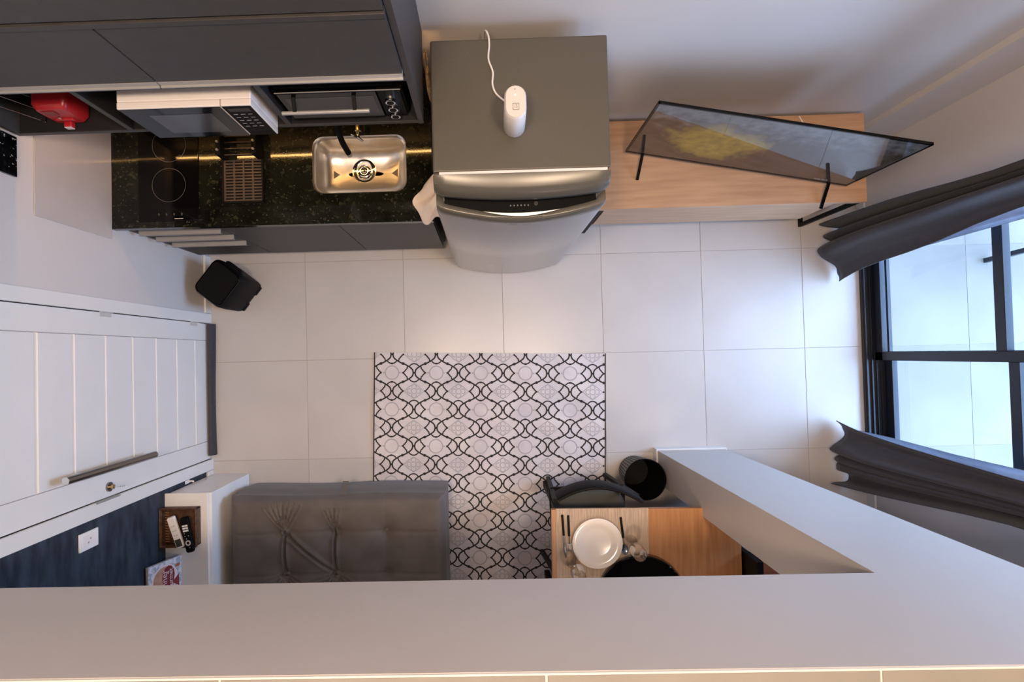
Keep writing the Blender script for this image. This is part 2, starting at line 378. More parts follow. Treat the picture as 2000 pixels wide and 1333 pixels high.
obj('handle_cap', tb([(XL + .06, -.447, 1.30), (XL + .06, -.447, 1.303)], .0157, 16), 'chrome', hd, True)
lk = obj('lock', tb([(XL - .003, -.545, .955), (XL + .006, -.545, .955)], .021, 20), 'dsteel', dr, True)
obj('lock_cylinder', tb([(XL + .006, -.545, .955), (XL + .022, -.545, .955)], .010, 14), 'brass', lk, True)
b = nb(); box(b, XL + .02, XL + .05, -.547, -.543, .950, .957); lathe(b, [(.010, 0), (.010, .002)]); 
for v in list(b.verts)[8:]:
    v.co = Vector((XL + .055, -.545, .945)) + Vector((v.co.x, v.co.z, v.co.y))
obj('key', b, 'chrome', lk)
obj('latch_plate', bx(XL - .002, XL + .0155, D1 - .006, D1 + .0015, .90, 1.06), 'grey', dr)

# ---- balcony door (glazed, dark aluminium)
wd = structe('window_1', (XR + .08, 0, 0))
b = nb(); box(b, XR - .01, XR + .16, WO1, WO0, 0, .022, .002, 1)
for x in (2.245, 2.275, 2.302, 2.328, 2.352, 2.38): box(b, x, x + .006, WO1, WO0, .022, .036)
obj('track', b, 'frame', wd)
for y0, y1 in ((WO0 - .04, WO0), (WO1, WO1 + .04)): obj('jamb', bx(XR + .002, XR + .158, y0, y1, .02, WH), 'frame', wd)
obj('head', bx(XR + .002, XR + .158, WO1, WO0, WH - .05, WH), 'frame', wd)
def leaf(x, ya, yb, s0, s1):
    l = obj('sash', (lambda b: (box(b, x - .016, x + .016, ya, ya + s0, .037, WH - .05, .002, 1), box(b, x - .016, x + .016, yb - s1, yb, .037, WH - .05, .002, 1),
        box(b, x - .016, x + .016, ya, yb, .037, .10, .002, 1), box(b, x - .016, x + .016, ya, yb, WH - .11, WH - .05, .002, 1), b)[-1])(nb()), 'frame', wd)
    obj('mid_rail', bx(x - .018, x + .018, ya + s0, yb - s1, .852, .905, bev=.002), 'frame', l)
    obj('pane', bx(x - .003, x + .003, ya + s0 - .005, yb - s1 + .005, .095, .856), 'pane', l)
    obj('pane', bx(x - .003, x + .003, ya + s0 - .005, yb - s1 + .005, .902, WH - .105), 'pane', l)
leaf(2.310, -0.092, WO0 - .04, .05, .05)
leaf(2.362, WO1 + .04, -0.040, .05, .05)
# ---- balcony
bf = struct('balcony_floor', bx(XR + .16, 3.9, -2.2, 2.2, -.08, -0.0025), 'grout')
tiles(bf, [2.875, 3.475], [1.785, 1.185, .585, -.01, -.61, -1.21, -1.81], XR + .16, 3.9, -2.2, 2.2, -.0025, 0.0, 'balc')
struct('balcony_kerb', bx(3.9, 4.0, -2.2, 2.2, -.08, .12), 'wall')
struct('balcony_shade_roof', bx(XR + .16, 4.0, -2.3, 2.3, 2.62, 2.75), 'ceil')  # unseen roof slab, added to cut the sky light on the balcony floor
gr_ = thing('balcony_railing', 'glass balcony railing with dark top rail', 'railing', (3.95, 0, .12))
obj('glass_panel', bx(3.945, 3.955, -2.2, 2.2, .121, 1.05), 'pane', gr_)
obj('top_rail', bx(3.92, 3.98, -2.2, 2.2, 1.05, 1.09, bev=.006), 'frame', gr_)
st = thing('balcony_stool', 'dark metal stool on the balcony behind the glass', 'stool', (3.19, .68, 0))
for x, y, dx, dy in ((2.99, .486, .01, .03), (2.99, .88, .01, -.03), (3.39, .486, -.01, .03), (3.39, .88, -.01, -.03)):
    obj('leg', bar(nb(), (x, y, 0.001), (x + dx, y + dy, .45), .026, .026), 'frame', st)
obj('seat', bx(2.97, 3.41, .47, .90, .45, .48, bev=.008), 'frame', st)

# ---- lamps above (fixtures)
for i, p in enumerate(CEIL):
    t = thing('ceiling_lamp', ['round white ceiling lamp above the kitchen counter side', 'round white ceiling lamp above the television side'][i], 'lamp', p, group='round ceiling lamps')
    b = nb(); lathe(b, [(.17, -.03), (.20, -.025), (.20, .018), (.0, .02)], p[0], p[1], 32); bmesh.ops.translate(b, vec=(0, 0, p[2]), verts=b.verts[:]); obj('housing', b, 'white', t, True)
for i, p in enumerate(DOWN):
    t = thing('downlight', ['small round downlight under the slab above the dining table', 'small round downlight under the slab above the grey ottoman'][i], 'lamp', p, group='downlights under the slab')
    b = nb(); lathe(b, [(.052, -.006), (.062, -.004), (.062, .014), (.052, .015)], p[0], p[1], 24); bmesh.ops.translate(b, vec=(0, 0, p[2]), verts=b.verts[:]); obj('ring', b, 'white', t, True)

# ================================================================== KITCHEN
# ---- lower cabinets
CY = 0.632
lc = thing('base_cabinet', 'charcoal base cabinet under the black granite worktop', 'cabinet', (-0.96, .9, 0))
for x in (XL + .002, -1.250, -.698, -.254): obj('side_panel', bx(x, x + .018, CY + .018, YB - .002, .12, .884 if abs(x + .698) > .01 else .755), 'cab', lc)
obj('bottom_panel', bx(XL + .020, -.254, CY + .018, YB - .002, .12, .138), 'cab', lc)
obj('back_panel', bx(XL + .020, -.254, YB - .010, YB - .002, .138, .884), 'cab', lc)
obj('plinth', bx(XL + .002, -0.236, CY + .06, YB - .002, 0.001, .12), 'cab', lc)
obj('filler', bx(XL + .002, -1.668, CY, CY + .018, .12, .885), 'cab', lc)
dz = [(.20, .335), (.342, .482), (.492, .632), (.642, .775), (.79, .872)]
for i, (z0, z1) in enumerate(dz):
    d = obj('drawer_front', bx(-1.664, -1.252, CY, CY + .018, z0 - (.07 if i == 0 else 0), z1, bev=.0012), 'cab', lc)
    if i in (1, 2, 3):
        b = nb(); box(b, -1.650, -1.255, CY - .022, CY + .016, z1 - .004, z1 + .002); box(b, -1.650, -1.255, CY - .022, CY - .019, z1 - .016, z1); obj('handle', b, 'alu', d)
for x0, x1 in ((-1.248, -.690), (-.686, -.238)):
    obj('door', bx(x0, x1, CY, CY + .018, .125, .872, bev=.0012), 'cab', lc)
# ---- worktop with a sink cut-out
SX0, SX1, SY0, SY1 = -0.766, -0.340, 0.744, 1.004
wt = thing('worktop', 'black speckled granite worktop with a sink cut-out', 'worktop', (-.96, .9, .885))
b = nb()
outer = [(XL + .001, .612), (-0.226, .606), (-0.226, YB - .001), (XL + .001, YB - .001)]
inner = [(p[0], p[1]) for p in rrect(SX0, SX1, SY0, SY1, .05, 0, 6)]
def plate_hole(b, outer, inner, z0, z1):
    es = []
    for lp in (outer, inner):
        vs = [b.verts.new((x, y, z1)) for x, y in lp]
        es += [b.edges.new((vs[i], vs[(i + 1) % len(vs)])) for i in range(len(vs))]
    r = bmesh.ops.triangle_fill(b, edges=es, use_beauty=True)
    fs = [g for g in r['geom'] if isinstance(g, bmesh.types.BMFace)]
    e = bmesh.ops.extrude_face_region(b, geom=fs)
    bmesh.ops.translate(b, vec=(0, 0, z0 - z1), verts=[v for v in e['geom'] if isinstance(v, bmesh.types.BMVert)])
plate_hole(b, outer, inner, .885, CT)
obj('slab', b, 'granite', wt)
obj('backsplash', bx(XL + .001, -0.226, YB - .021, YB - .001, CT, 1.448), 'graniteb', wt)
# ---- sink
sk = thing('sink', 'stainless steel sink bowl set in the granite worktop', 'sink', (-.553, .874, .76))
b = nb()
lp = []
for ins, z, r in ((-.004, CT - .001, .054), (.004, CT - .004, .05), (.010, CT - .03, .05), (.016, CT - .09, .05), (.03, CT - .125, .055), (.06, CT - .142, .05), (.12, CT - .148, .03)):
    lp.append(rrect(SX0 + ins, SX1 - ins, SY0 + ins, SY1 - ins, r, z, 6))
rg = loft(b, lp, False, True)
obj('bowl', b, 'steel', sk, True, ang=60)
b = nb(); DX, DY = -.560, .888; dzz = CT - .148
lathe(b, [(.058, dzz + .001), (.056, dzz + .006), (.044, dzz + .005), (.038, dzz + .001), (.036, dzz + .0005)], DX, DY, 32)
ds = obj('drain', b, 'chrome', sk, True)
b = nb(); lathe(b, [(.034, dzz + .0012), (.028, dzz + .0014), (.030, dzz + .006), (.020, dzz + .009), (.012, dzz + .007), (.009, dzz + .014), (.002, dzz + .015)], DX, DY, 28)
obj('strainer', b, 'chrome', ds, True)
# ---- tap
tp = thing('tap', 'wall tap with black flexible spout over the sink', 'tap', (-.555, 1.149, 1.20))
obj('spout', tb(spline([(-.585, 1.148, 1.25), (-.585, 1.06, 1.25), (-.583, .97, 1.225), (-.575, .90, 1.16), (-.566, .872, 1.07)], 6), .0125, 12), 'black', tp, True)
obj('spout_tip', tb([(-.566, .872, 1.07), (-.564, .868, 1.052)], .0115, 12), 'grey', tp, True)
obj('valve', tb([(-.535, 1.148, 1.02), (-.535, .985, 1.02)], .012, 12), 'brass', tp, True)
obj('valve_collar', tb([(-.535, .985, 1.02), (-.535, .955, 1.02)], .009, 12), 'chrome', tp, True)
b = nb(); tube(b, [(-.562, .966, 1.034), (-.535, .955, 1.028), (-.512, .938, 1.022)], [.004, .007, .004], 8); obj('valve_lever', b, 'chrome', tp, True)
# ---- cooktop
ck = thing('cooktop', 'black glass two-zone cooktop on the worktop by the wall', 'cooktop', (-1.42, .86, CT))
obj('glass_plate', bx(-1.560, -1.284, .640, 1.090, CT + .0005, CT + .006, bev=.002), 'blackg', ck)
def ringmesh(b, cx, cy, r0, r1, z, n=48):
    a = [b.verts.new(p) for p in circ(cx, cy, r0, z, n)]; c = [b.verts.new(p) for p in circ(cx, cy, r1, z, n)]
    for i in range(n): b.faces.new((a[i], a[(i + 1) % n], c[(i + 1) % n], c[i]))
    return b
for cx, cy in ((-1.419, .803), (-1.416, .985)): obj('heating_zone', ringmesh(nb(), cx, cy, .0755, .0772, CT + .0065), 'ring', ck)
for i in range(4):
    b = nb(); x = -1.47 + i * .035; box(b, x, x + .008, .668, .672, CT + .0062, CT + .0067); box(b, x + .003, x + .005, .663, .677, CT + .0062, CT + .0067); obj('printed_mark', b, 'ring', ck)
b = nb(); box(b, -1.395, -1.355, .648, .651, CT + .0062, CT + .0067); obj('printed_mark', b, 'lgrey', ck)
# ---- dish drainer
dd = thing('dish_drainer', 'black plastic dish drainer with slotted tray on the worktop', 'dish rack', (-1.08, .87, CT))
Z = CT + .012
obj('tray', bx(-1.168, -0.988, .718, .908, CT + .0005, CT + .006), 'black', dd)
for i in range(5):
    x = -1.164 + i * .0425; obj('spine', bx(x, x + .008, .720, .906, CT + .006, Z), 'brownpl', dd)
for i in range(14):
    y = .720 + i * .0138; obj('slat', bx(-1.164, -0.990, y, y + .0065, CT + .006, Z - .0005), 'brownpl', dd)
b = nb(); box(b, -1.172, -1.164, .714, .912, CT + .0005, Z + .004); box(b, -0.992, -.984, .714, .912, CT + .0005, Z + .004); box(b, -1.172, -.984, .710, .718, CT + .0005, Z + .004); obj('rim', b, 'black', dd)
for x in (-1.168, -1.010):
    obj('side_wall', bx(x, x + .024, .905, 1.10, CT + .0005, CT + .09, bev=.004), 'black', dd)
    for i in range(5): obj('peg', tb([(x + .012, .925 + i * .036, CT + .09), (x + .012, .925 + i * .036, CT + .10)], .005, 8), 'grey', dd)
for i in range(7): obj('wire', tb([(-1.146, .918 + i * .028, CT + .045), (-1.008, .918 + i * .028, CT + .045)], .003, 6), 'brownpl', dd)
# ---- splash panel and black stone panel on the left wall
tag(obj('splash_panel', bx(XL + .0005, XL + .006, .566, 1.148, CT + .001, 1.37, bev=.001), 'splash'), 'glossy pale splash panel on the wall beside the cooktop', 'panel')
tag(obj('stone_panel', bx(XL + .0005, XL + .012, .683, .828, 1.458, 2.10, bev=.001), 'bpanel'), 'black speckled stone panel on the wall beside the upper cabinet', 'panel')
# ---- upper cabinet
UY = 0.836; UX1 = -0.204; UB = 1.450
uc = thing('wall_cabinet', 'charcoal wall cabinet with flap doors and open niches above the worktop', 'cabinet', (-.95, 1.0, UB))
obj('bottom_panel', bx(XL + .014, UX1 - .018, UY + .003, YB - .002, UB, UB + .018), 'cab_shaded', uc)
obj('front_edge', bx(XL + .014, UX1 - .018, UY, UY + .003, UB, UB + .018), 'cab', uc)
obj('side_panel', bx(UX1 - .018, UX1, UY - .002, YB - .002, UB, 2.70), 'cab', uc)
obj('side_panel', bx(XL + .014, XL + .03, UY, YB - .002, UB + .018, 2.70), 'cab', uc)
obj('back_panel', bx(XL + .03, UX1 - .018, YB - .012, YB - .002, UB + .018, 1.772), 'cab_shaded', uc)
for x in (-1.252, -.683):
    d = obj('divider', bx(x - .009, x + .009, UY + .003, YB - .012, UB + .018, 1.772), 'cab_shaded', uc); obj('front_edge', bx(x - .009, x + .009, UY, UY + .003, UB + .018, 1.772), 'cab', d)
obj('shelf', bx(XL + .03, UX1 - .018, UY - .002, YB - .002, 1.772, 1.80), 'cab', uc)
obj('carcass', bx(XL + .03, UX1 - .018, UY + .002, YB - .002, 1.80, 2.69), 'cab_shaded', uc)
for x0, x1 in ((XL + .014, -.943), (-.939, UX1 - .020)):
    d = obj('flap_door', bx(x0, x1, UY - .018, UY, 1.850, 2.126, bev=.0012), 'cab', uc)
    b = nb(); box(b, x0, x1, UY - .020, UY, 1.828, 1.849); box(b, x0, x1, UY - .026, UY - .018, 1.826, 1.831); obj('handle_profile', b, 'alu', d)
obj('cornice', bx(XL + .014, UX1 - .0185, UY - .022, UY, 2.130, 2.150, bev=.001), 'cab', uc)
for x0, x1 in ((XL + .014, UX1 - .020),): obj('upper_front', bx(x0, x1, UY - .018, UY, 2.158, 2.695, bev=.0012), 'cab', uc)
tag(obj('led_strip', bx(-1.66, -.235, 1.1115, 1.1135, UB - .003, UB - .0005), 'led'), 'warm light strip under the wall cabinet', 'light strip')
NZ = UB + .0185
# ---- microwave
mw = thing('microwave', 'white microwave oven with dark glass door in the wall cabinet', 'microwave', (-.935, .98, NZ))
MX0, MX1, MY, MZ1 = -1.150, -.722, .826, 1.712
obj('case', bx(MX0, MX1, MY, 1.13, NZ, MZ1, bev=.004), 'pwhite', mw)
xs = -.820
d = obj('door', bx(MX0, xs - .001, MY - .022, MY, NZ + .002, MZ1, bev=.003), 'pwhite', mw)
obj('door_glass', bx(MX0 + .004, xs - .003, MY - .0235, MY - .0215, NZ + .006, MZ1 - .006), 'blackg', d)
obj('viewing_window', bx(MX0 + .075, xs - .05, MY - .0242, MY - .0234, NZ + .045, MZ1 - .05), pm('mesh_window', (0.05, 0.05, 0.055), 0.12), d)
c_ = obj('control_panel', bx(xs + .001, MX1, MY - .022, MY, NZ + .002, MZ1, bev=.003), 'pwhite', mw)
obj('key_pad', bx(xs + .004, MX1 - .004, MY - .0235, MY - .0215, NZ + .045, MZ1 - .006), 'black', c_)
obj('open_button', bx(xs + .004, MX1 - .004, MY - .0235, MY - .0215, NZ + .006, NZ + .041), 'black', c_)
obj('display', bx(xs + .014, MX1 - .014, MY - .0242, MY - .0234, MZ1 - .042, MZ1 - .018), 'blackg', c_)
for r_ in range(5):
    for k in range(3):
        x = xs + .016 + k * .024; z = MZ1 - .065 - r_ * .024
        obj('key', bx(x, x + .014, MY - .0242, MY - .0234, z, z + .003), 'silk', c_)
# ---- mini oven
ov = thing('mini_oven', 'black countertop oven with steel bar handle and three knobs', 'oven', (-.455, .99, NZ))
OX0, OX1, OY, OZ1 = -.662, -.250, .862, 1.694
obj('case', bx(OX0, OX1, OY, 1.14, NZ + .008, OZ1, bev=.005), 'black', ov)
for x in (OX0 + .03, OX1 - .05):
    for y in (OY + .03, 1.10): obj('foot', bx(x, x + .02, y, y + .02, NZ, NZ + .008), 'black', ov)
xo = -.335
d = obj('door', bx(OX0 + .006, xo, OY - .014, OY, NZ + .014, OZ1 - .012, bev=.003), 'blackg', ov)
obj('door_window', bx(OX0 + .028, xo - .012, OY - .0155, OY - .0138, NZ + .05, OZ1 - .045, bev=.0005), pm('oven_window', (0.07, 0.067, 0.067), 0.3, 0.1, spec=.2), d)
h = obj('handle', tb([(OX0 + .012, OY - .055, OZ1 - .060), (xo - .028, OY - .055, OZ1 - .060)], .0065, 12), 'alu', d, True)
for x in (OX0 + .055, xo - .075): obj('handle_bracket', bar(nb(), (x, OY - .012, OZ1 - .040), (x, OY - .055, OZ1 - .058), .012, .008), 'black', h)
p_ = obj('control_panel', bx(xo + .003, OX1 - .006, OY - .010, OY, NZ + .014, OZ1 - .012, bev=.002), 'black', ov)
for z in (1.618, 1.562, 1.506):
    k = obj('knob', (lambda b: (tube(b, [(-.296, OY - .010, z), (-.296, OY - .026, z)], [.0185, .0165], 24), b)[-1])(nb()), 'chrome', p_, True)
    obj('knob_face', tb([(-.296, OY - .0262, z), (-.296, OY - .0275, z)], .012, 20), 'black', k, True)
obj('top_trim', bx(OX0 + .004, OX1 - .004, OY - .0130, OY - .0105, OZ1 - .011, OZ1 - .008), 'grey', ov)
# ---- red appliance and wire rack in the left niche
ra = thing('red_appliance', 'red enamel kitchen appliance standing upright in the left niche', 'appliance', (-1.459, .91, NZ))
b = nb()
def yrr(x0, x1, z0, z1, r, y, n=4): return [(p[0], y, p[1]) for p in rrect(x0, x1, z0, z1, r, 0, n)]
A0, A1, B0, B1 = -1.520, -1.398, NZ, 1.600
loft(b, [yrr(A0, A1, B0, B1, .016, .955), yrr(A0, A1, B0, B1, .016, .884), yrr(A0 + .010, A1 - .010, B0 + .010, B1 - .010, .014, .866)])
obj('body', b, 'red', ra, True)
obj('recess_panel', bx(A0 + .022, A1 - .055, .863, .867, B0 + .080, B1 - .022, bev=.001), pm('red_dark', (0.20, 0.01, 0.012), 0.35), ra)
obj('indicator', bx(A0 + .050, A0 + .058, .860, .867, B0 + .056, B0 + .068), 'chrome', ra)
b = nb(); box(b, A0 + .030, A1 - .03, .860, .867, B0 + .036, B0 + .050, .002); obj('ledge', b, 'red', ra)
b = nb(); box(b, A0 + .040, A0 + .068, .846, .868, B0 + .002, B0 + .026, .004); hh = obj('handle', b, 'red', ra)
obj('handle_tip', bx(A0 + .041, A0 + .067, .8435, .8465, B0 + .004, B0 + .024, bev=.001), 'paperw', hh)
wr = thing('wire_rack', 'thin chromed wire rack leaning beside the red appliance', 'rack', (-1.60, .94, NZ))
for i in range(5):
    y = .875 + i * .035
    obj('wire', tb([(-1.560, y, NZ + .003), (-1.618, y, NZ + .15)], .0016, 6), 'chrome', wr)
for x, z in ((-1.5605, NZ + .003), (-1.6185, NZ + .15)): obj('frame_rod', tb([(x, .87, z), (x, 1.02, z)], .0022, 6), 'chrome', wr)

# ---- dish cloth, wall outlet and straw item between worktop and fridge
cl = nb(); rows = []
for j in range(19):
    t = j / 18; row_ = []
    for k in range(15):
        q = k / 14                                   # 0 against the fridge, 1 at the free hem
        reach = .125 * math.sin(math.pi * min(1, .22 + t * .80)) ** .8 * (1 - .12 * math.sin(t * 14))
        x = -.182 - reach * q - .006 * math.sin(t * 16) * q
        y = .585 + .262 * t + .012 * math.sin(q * 6 + t * 5) - .03 * q * (t - .4)
        z = CT + .012 + (.115 - .05 * t) * (1 - q) ** 1.3 + .012 * math.sin(t * 17 + q * 5) * (1 - .5 * q)
        row_.append((x, y, max(z, CT + .006)))
    rows.append(row_)
loft(cl, rows, False, False, closed=False)
o = obj('dish_cloth', cl, 'cloth', None, True)
sm = o.modifiers.new('thick', 'SOLIDIFY'); sm.thickness = 0.004; ss = o.modifiers.new('sub', 'SUBSURF'); ss.levels = 1; ss.render_levels = 2
tag(o, 'crumpled white dish cloth on the worktop against the fridge', 'cloth')
b = nb(); loft(b, [[(-.205 + .012 * math.cos(a) * s, 1.125 + .018 * math.sin(a), z) for a in [2 * math.pi * k / 12 for k in range(12)]] for z, s in ((0.96, .4), (1.0, 1.5), (1.08, 1.6), (1.18, 1.2), (1.26, .5))])
so = obj('straw_trivet', b, 'straw', None, True)
tag(so, 'beige woven straw holder hanging between the worktop and the fridge', 'holder')
obj('hanging_loop', tb(spline([(-.205, 1.13, 1.255), (-.199, 1.14, 1.31), (-.205, 1.166, 1.33), (-.211, 1.14, 1.31), (-.205, 1.13, 1.255)], 5), .002, 6), 'straw', so)

# ================================================================== FRIDGE
fr = thing('fridge', 'silver single-door fridge with grey-brown top between worktop and bench', 'fridge', (.14, .83, 0))
FX0, FX1, FZ = -.172, .447, 1.50
obj('body', bx(FX0, FX1, .640, 1.105, .035, FZ, bev=.006), 'fridget', fr)
for x in (FX0 + .04, FX1 - .08):
    for y in (.68, 1.04): obj('foot', bx(x, x + .04, y, y + .04, 0.0005, .035), 'black', fr)
obj('seam_trim', bx(FX0 + .022, FX1 - .012, .6300, .6390, FZ - .006, FZ + .0015), 'pwhite', fr)
def fcurve(x, bulge, y): 
    u = (x - (FX0 + FX1) / 2) / ((FX1 - FX0) / 2); return y - bulge * (1 - u * u)
def fstrip(y_side, bulge, z0, z1, yb, n=28, inset=0.0, zdip=0.0, rnd=.012):
    b = nb(); loops = []
    xs = [FX0 + inset + (FX1 - FX0 - 2 * inset) * i / n for i in range(n + 1)]
    for x in xs:
        u = (x - (FX0 + FX1) / 2) / ((FX1 - FX0) / 2)
        e = max(0, abs(u) - .93) / .07; yf = fcurve(x, bulge, y_side) + .012 * e * e
        zt = z1 - zdip * max(0, math.cos(u * 2.6)) ** 2 if abs(u) < .6 else z1
        loops.append([(x, yb, z0), (x, yf + .004, z0), (x, yf, z0 + .006), (x, yf, zt - rnd), (x, yf + rnd * .3, zt - rnd * .3), (x, yf + rnd, zt), (x, yb, zt)])
    loft(b, loops); return b
obj('door_panel', fstrip(.533, .050, .045, 1.366, .600, rnd=.002), 'fridge', fr, True, ang=50)
obj('door_core', bx(FX0 + .006, FX1 - .006, .600, .6395, .045, 1.49), 'fridgec', fr)
b = nb(); loops = []
for i in range(41):
    x = FX0 + .003 + (FX1 - FX0 - .006) * i / 40; u = (x - .1375) / .3095; e = max(0, abs(u) - .93) / .07
    yf = .5325 - .050 * (1 - u * u) + .012 * e * e; q = math.cos(min(1, abs(u) / .62) * math.pi / 2) ** 2
    th = .030 - .010 * q; zt = 1.416 - .012 * q
    if abs(u) > .93: th = .05
    loops.append([(x, yf + th, 1.360), (x, yf, 1.360), (x, yf - .0015, 1.385), (x, yf + .002, zt - .010), (x, yf + .008, zt - .002), (x, yf + .016, zt), (x, yf + th, zt - .006)])
loft(b, loops); obj('handle_lip', b, 'fridgec', fr, True, ang=50)
obj('handle_recess', fstrip(.566, .045, 1.3665, 1.374, .5995, inset=.03, rnd=.002), 'black', fr)
obj('recess_back', bx(FX0 + .03, FX1 - .03, .590, .5995, 1.374, 1.432), 'black', fr)
cap = nb(); loops = []
for i in range(29):
    x = FX0 + (FX1 - FX0) * i / 28; u = (x - .1375) / .3095; e = max(0, abs(u) - .9) / .1
    yf = .572 - .022 * (1 - u * u) + .014 * e * e
    loops.append([(x, .600, 1.432), (x, yf + .006, 1.432), (x, yf, 1.438), (x, yf + .002, 1.462), (x, yf + .014, 1.482), (x, yf + .034, 1.494), (x, .629, 1.5005), (x, .629, 1.49)])
loft(cap, loops); obj('door_cap', cap, 'fridgec', fr, True, ang=50)
text('brand_lettering', 'Consul', .028, 'dsteel', fr, basis((.135 - .14, .4826 - .83, 1.344), (1, 0, 0), (0, 0, 1)))
for i in range(6): obj('dial_mark', bx(.10 + i * .013, .104 + i * .013, .545, .550, 1.3745, 1.3755), 'silk', fr)
obj('dial', tb([(.195, .551, 1.374), (.195, .551, 1.383)], .008, 16), 'dsteel', fr, True)

# ---- white pill-shaped device on the fridge
pv = thing('white_device', 'white pill-shaped electronic device standing on the fridge', 'device', (.113, .795, FZ + .001))
def pill(cx, cy, hx, hy, z, n=10):
    pts = []
    for sgn, a0 in ((1, 0), (-1, 180)):
        for i in range(n + 1):
            a = R(a0 + 180 * i / n); pts.append((cx + hx * math.cos(a), cy + sgn * (hy - hx) + hx * math.sin(a), z))
    return pts
b = nb(); loft(b, [pill(.1155, .803, .034, .050, FZ + .001), pill(.1155, .803, .037, .053, FZ + .008), pill(.113, .797, .036, .053, FZ + .10), pill(.1105, .792, .0345, .0545, FZ + .192), pill(.1105, .792, .031, .051, FZ + .198)])
obj('body', b, 'pwhite', pv, True)
b = nb(); loft(b, [pill(.1105, .792, .031, .051, FZ + .198), pill(.1105, .792, .030, .050, FZ + .2005)]); tpv = obj('top_plate', b, pm('top_plate_white', (0.74, 0.68, 0.65), 0.35), pv)
for x0, x1, y0, y1 in ((.101, .122, .7655, .7675), (.101, .122, .7845, .7865), (.101, .103, .7655, .7865), (.120, .122, .7655, .7865)):
    obj('logo_edge', bx(x0, x1, y0, y1, FZ + .2005, FZ + .2009), 'grey', tpv)
text('logo_lettering', 'i5', .016, 'grey', tpv, basis((.1115 - .113, .776 - .795, .1999), (1, 0, 0), (0, 1, 0)))
obj('button', tb([(.1095, .831, FZ + .2003), (.1095, .831, FZ + .2010)], .0022, 10), 'grey', tpv)
obj('status_light', tb([(.1095, .813, FZ + .2003), (.1095, .813, FZ + .2010)], .003, 10), 'wired', tpv)
tag(obj('power_cable', tb(spline([(.106, .852, FZ + .030), (.095, .872, FZ + .006), (.058, .905, FZ + .004), (.044, .94, FZ + .004), (.046, .985, FZ + .004), (.032, 1.03, FZ + .004), (.036, 1.08, FZ + .004), (.033, 1.115, FZ + .004), (.022, 1.14, FZ - .02), (.020, 1.155, FZ - .2)], 6), .0033, 8), 'pwhite', None, True), 'thin white cable running from the white device over the fridge edge', 'cable')

# ================================================================== TV BENCH AND TV
tbn = thing('tv_bench', 'oak laminate bench with black steel legs under the television', 'bench', (1.25, .93, 0))
BX0, BX1, BY0, BY1, BZ = .585, 1.912, .714, 1.158, .60
obj('top', bx(BX0, BX1, BY0, BY1, BZ - .03, BZ, bev=.0015), 'wood', tbn)
obj('drawer_case', bx(BX0 + .03, 1.775, BY0 + .02, BY1 - .02, .23, BZ - .03), 'wood', tbn)
for x0, x1 in ((BX0 + .031, 1.774),):
    obj('drawer_front', bx(x0, x1, BY0 + .004, BY0 + .02, .235, BZ - .033, bev=.001), 'wood', tbn)
for x in (BX0 + .006, BX1 - .022):
    for y in (BY0 + .006, BY1 - .04):
        obj('leg', bx(x, x + .02, y, y + .02, 0.0005, BZ - .03), 'blackm', tbn)
    obj('floor_rail', bx(x, x + .02, BY0 + .026, BY1 - .04, 0.0005, .02), 'blackm', tbn)
    obj('top_rail', bx(x, x + .02, BY0 + .026, BY1 - .04, BZ - .05, BZ - .03), 'blackm', tbn)
TA = math.atan2(-.203, 1.071)
tv = thing('television', 'flat black television showing a golden tree, angled on the oak bench', 'television', (1.2445, .8835, BZ + .0005), TA)
W2 = .545; T0, T1 = .050, .605
obj('housing', bx(-W2, W2, .002, .010, T0, T1, bev=.001), 'black', tv, world=False)
obj('rear_bulge', bx(-W2 * .7, W2 * .7, .010, .055, T0 + .03, T0 + .30, bev=.01), 'black', tv, world=False)
b = nb()
for x0, x1, z0, z1 in ((-W2, W2, T0, T0 + .014), (-W2, W2, T1 - .008, T1), (-W2, -W2 + .008, T0, T1), (W2 - .008, W2, T0, T1)): box(b, x0, x1, -.002, .003, z0, z1)
obj('bezel', b, 'blackg', tv, world=False)
b = nb(); box(b, -W2 + .008, W2 - .008, -.0005, .0025, 0, T1 - T0 - .022)
s_ = obj('screen', b, 'tvpic', tv, world=False); s_.location = (0, 0, T0 + .014)
for sx in (-.46, .46):
    b = nb()
    bar(b, (sx, .012, T0 + .002), (sx + .004, -.115, .004), .014, .010); bar(b, (sx, .012, T0 + .002), (sx, .115, .004), .014, .010)
    obj('foot', b, 'blackg', tv, world=False)
text('screen_lettering', 'Rede Wi-Fi', .014, 'silk', tv, basis((.40, -.0012, T0 + .035), (1, 0, 0), (0, 0, 1)))
tag(obj('tv_cable', tb(spline([(1.56, .98, BZ + .05), (1.575, 1.05, BZ + .07), (1.60, 1.09, BZ + .04), (1.605, 1.12, BZ + .006), (1.59, 1.15, BZ + .005)], 6), .003, 8), 'pwhite', None, True), 'white cable looping behind the television', 'cable')

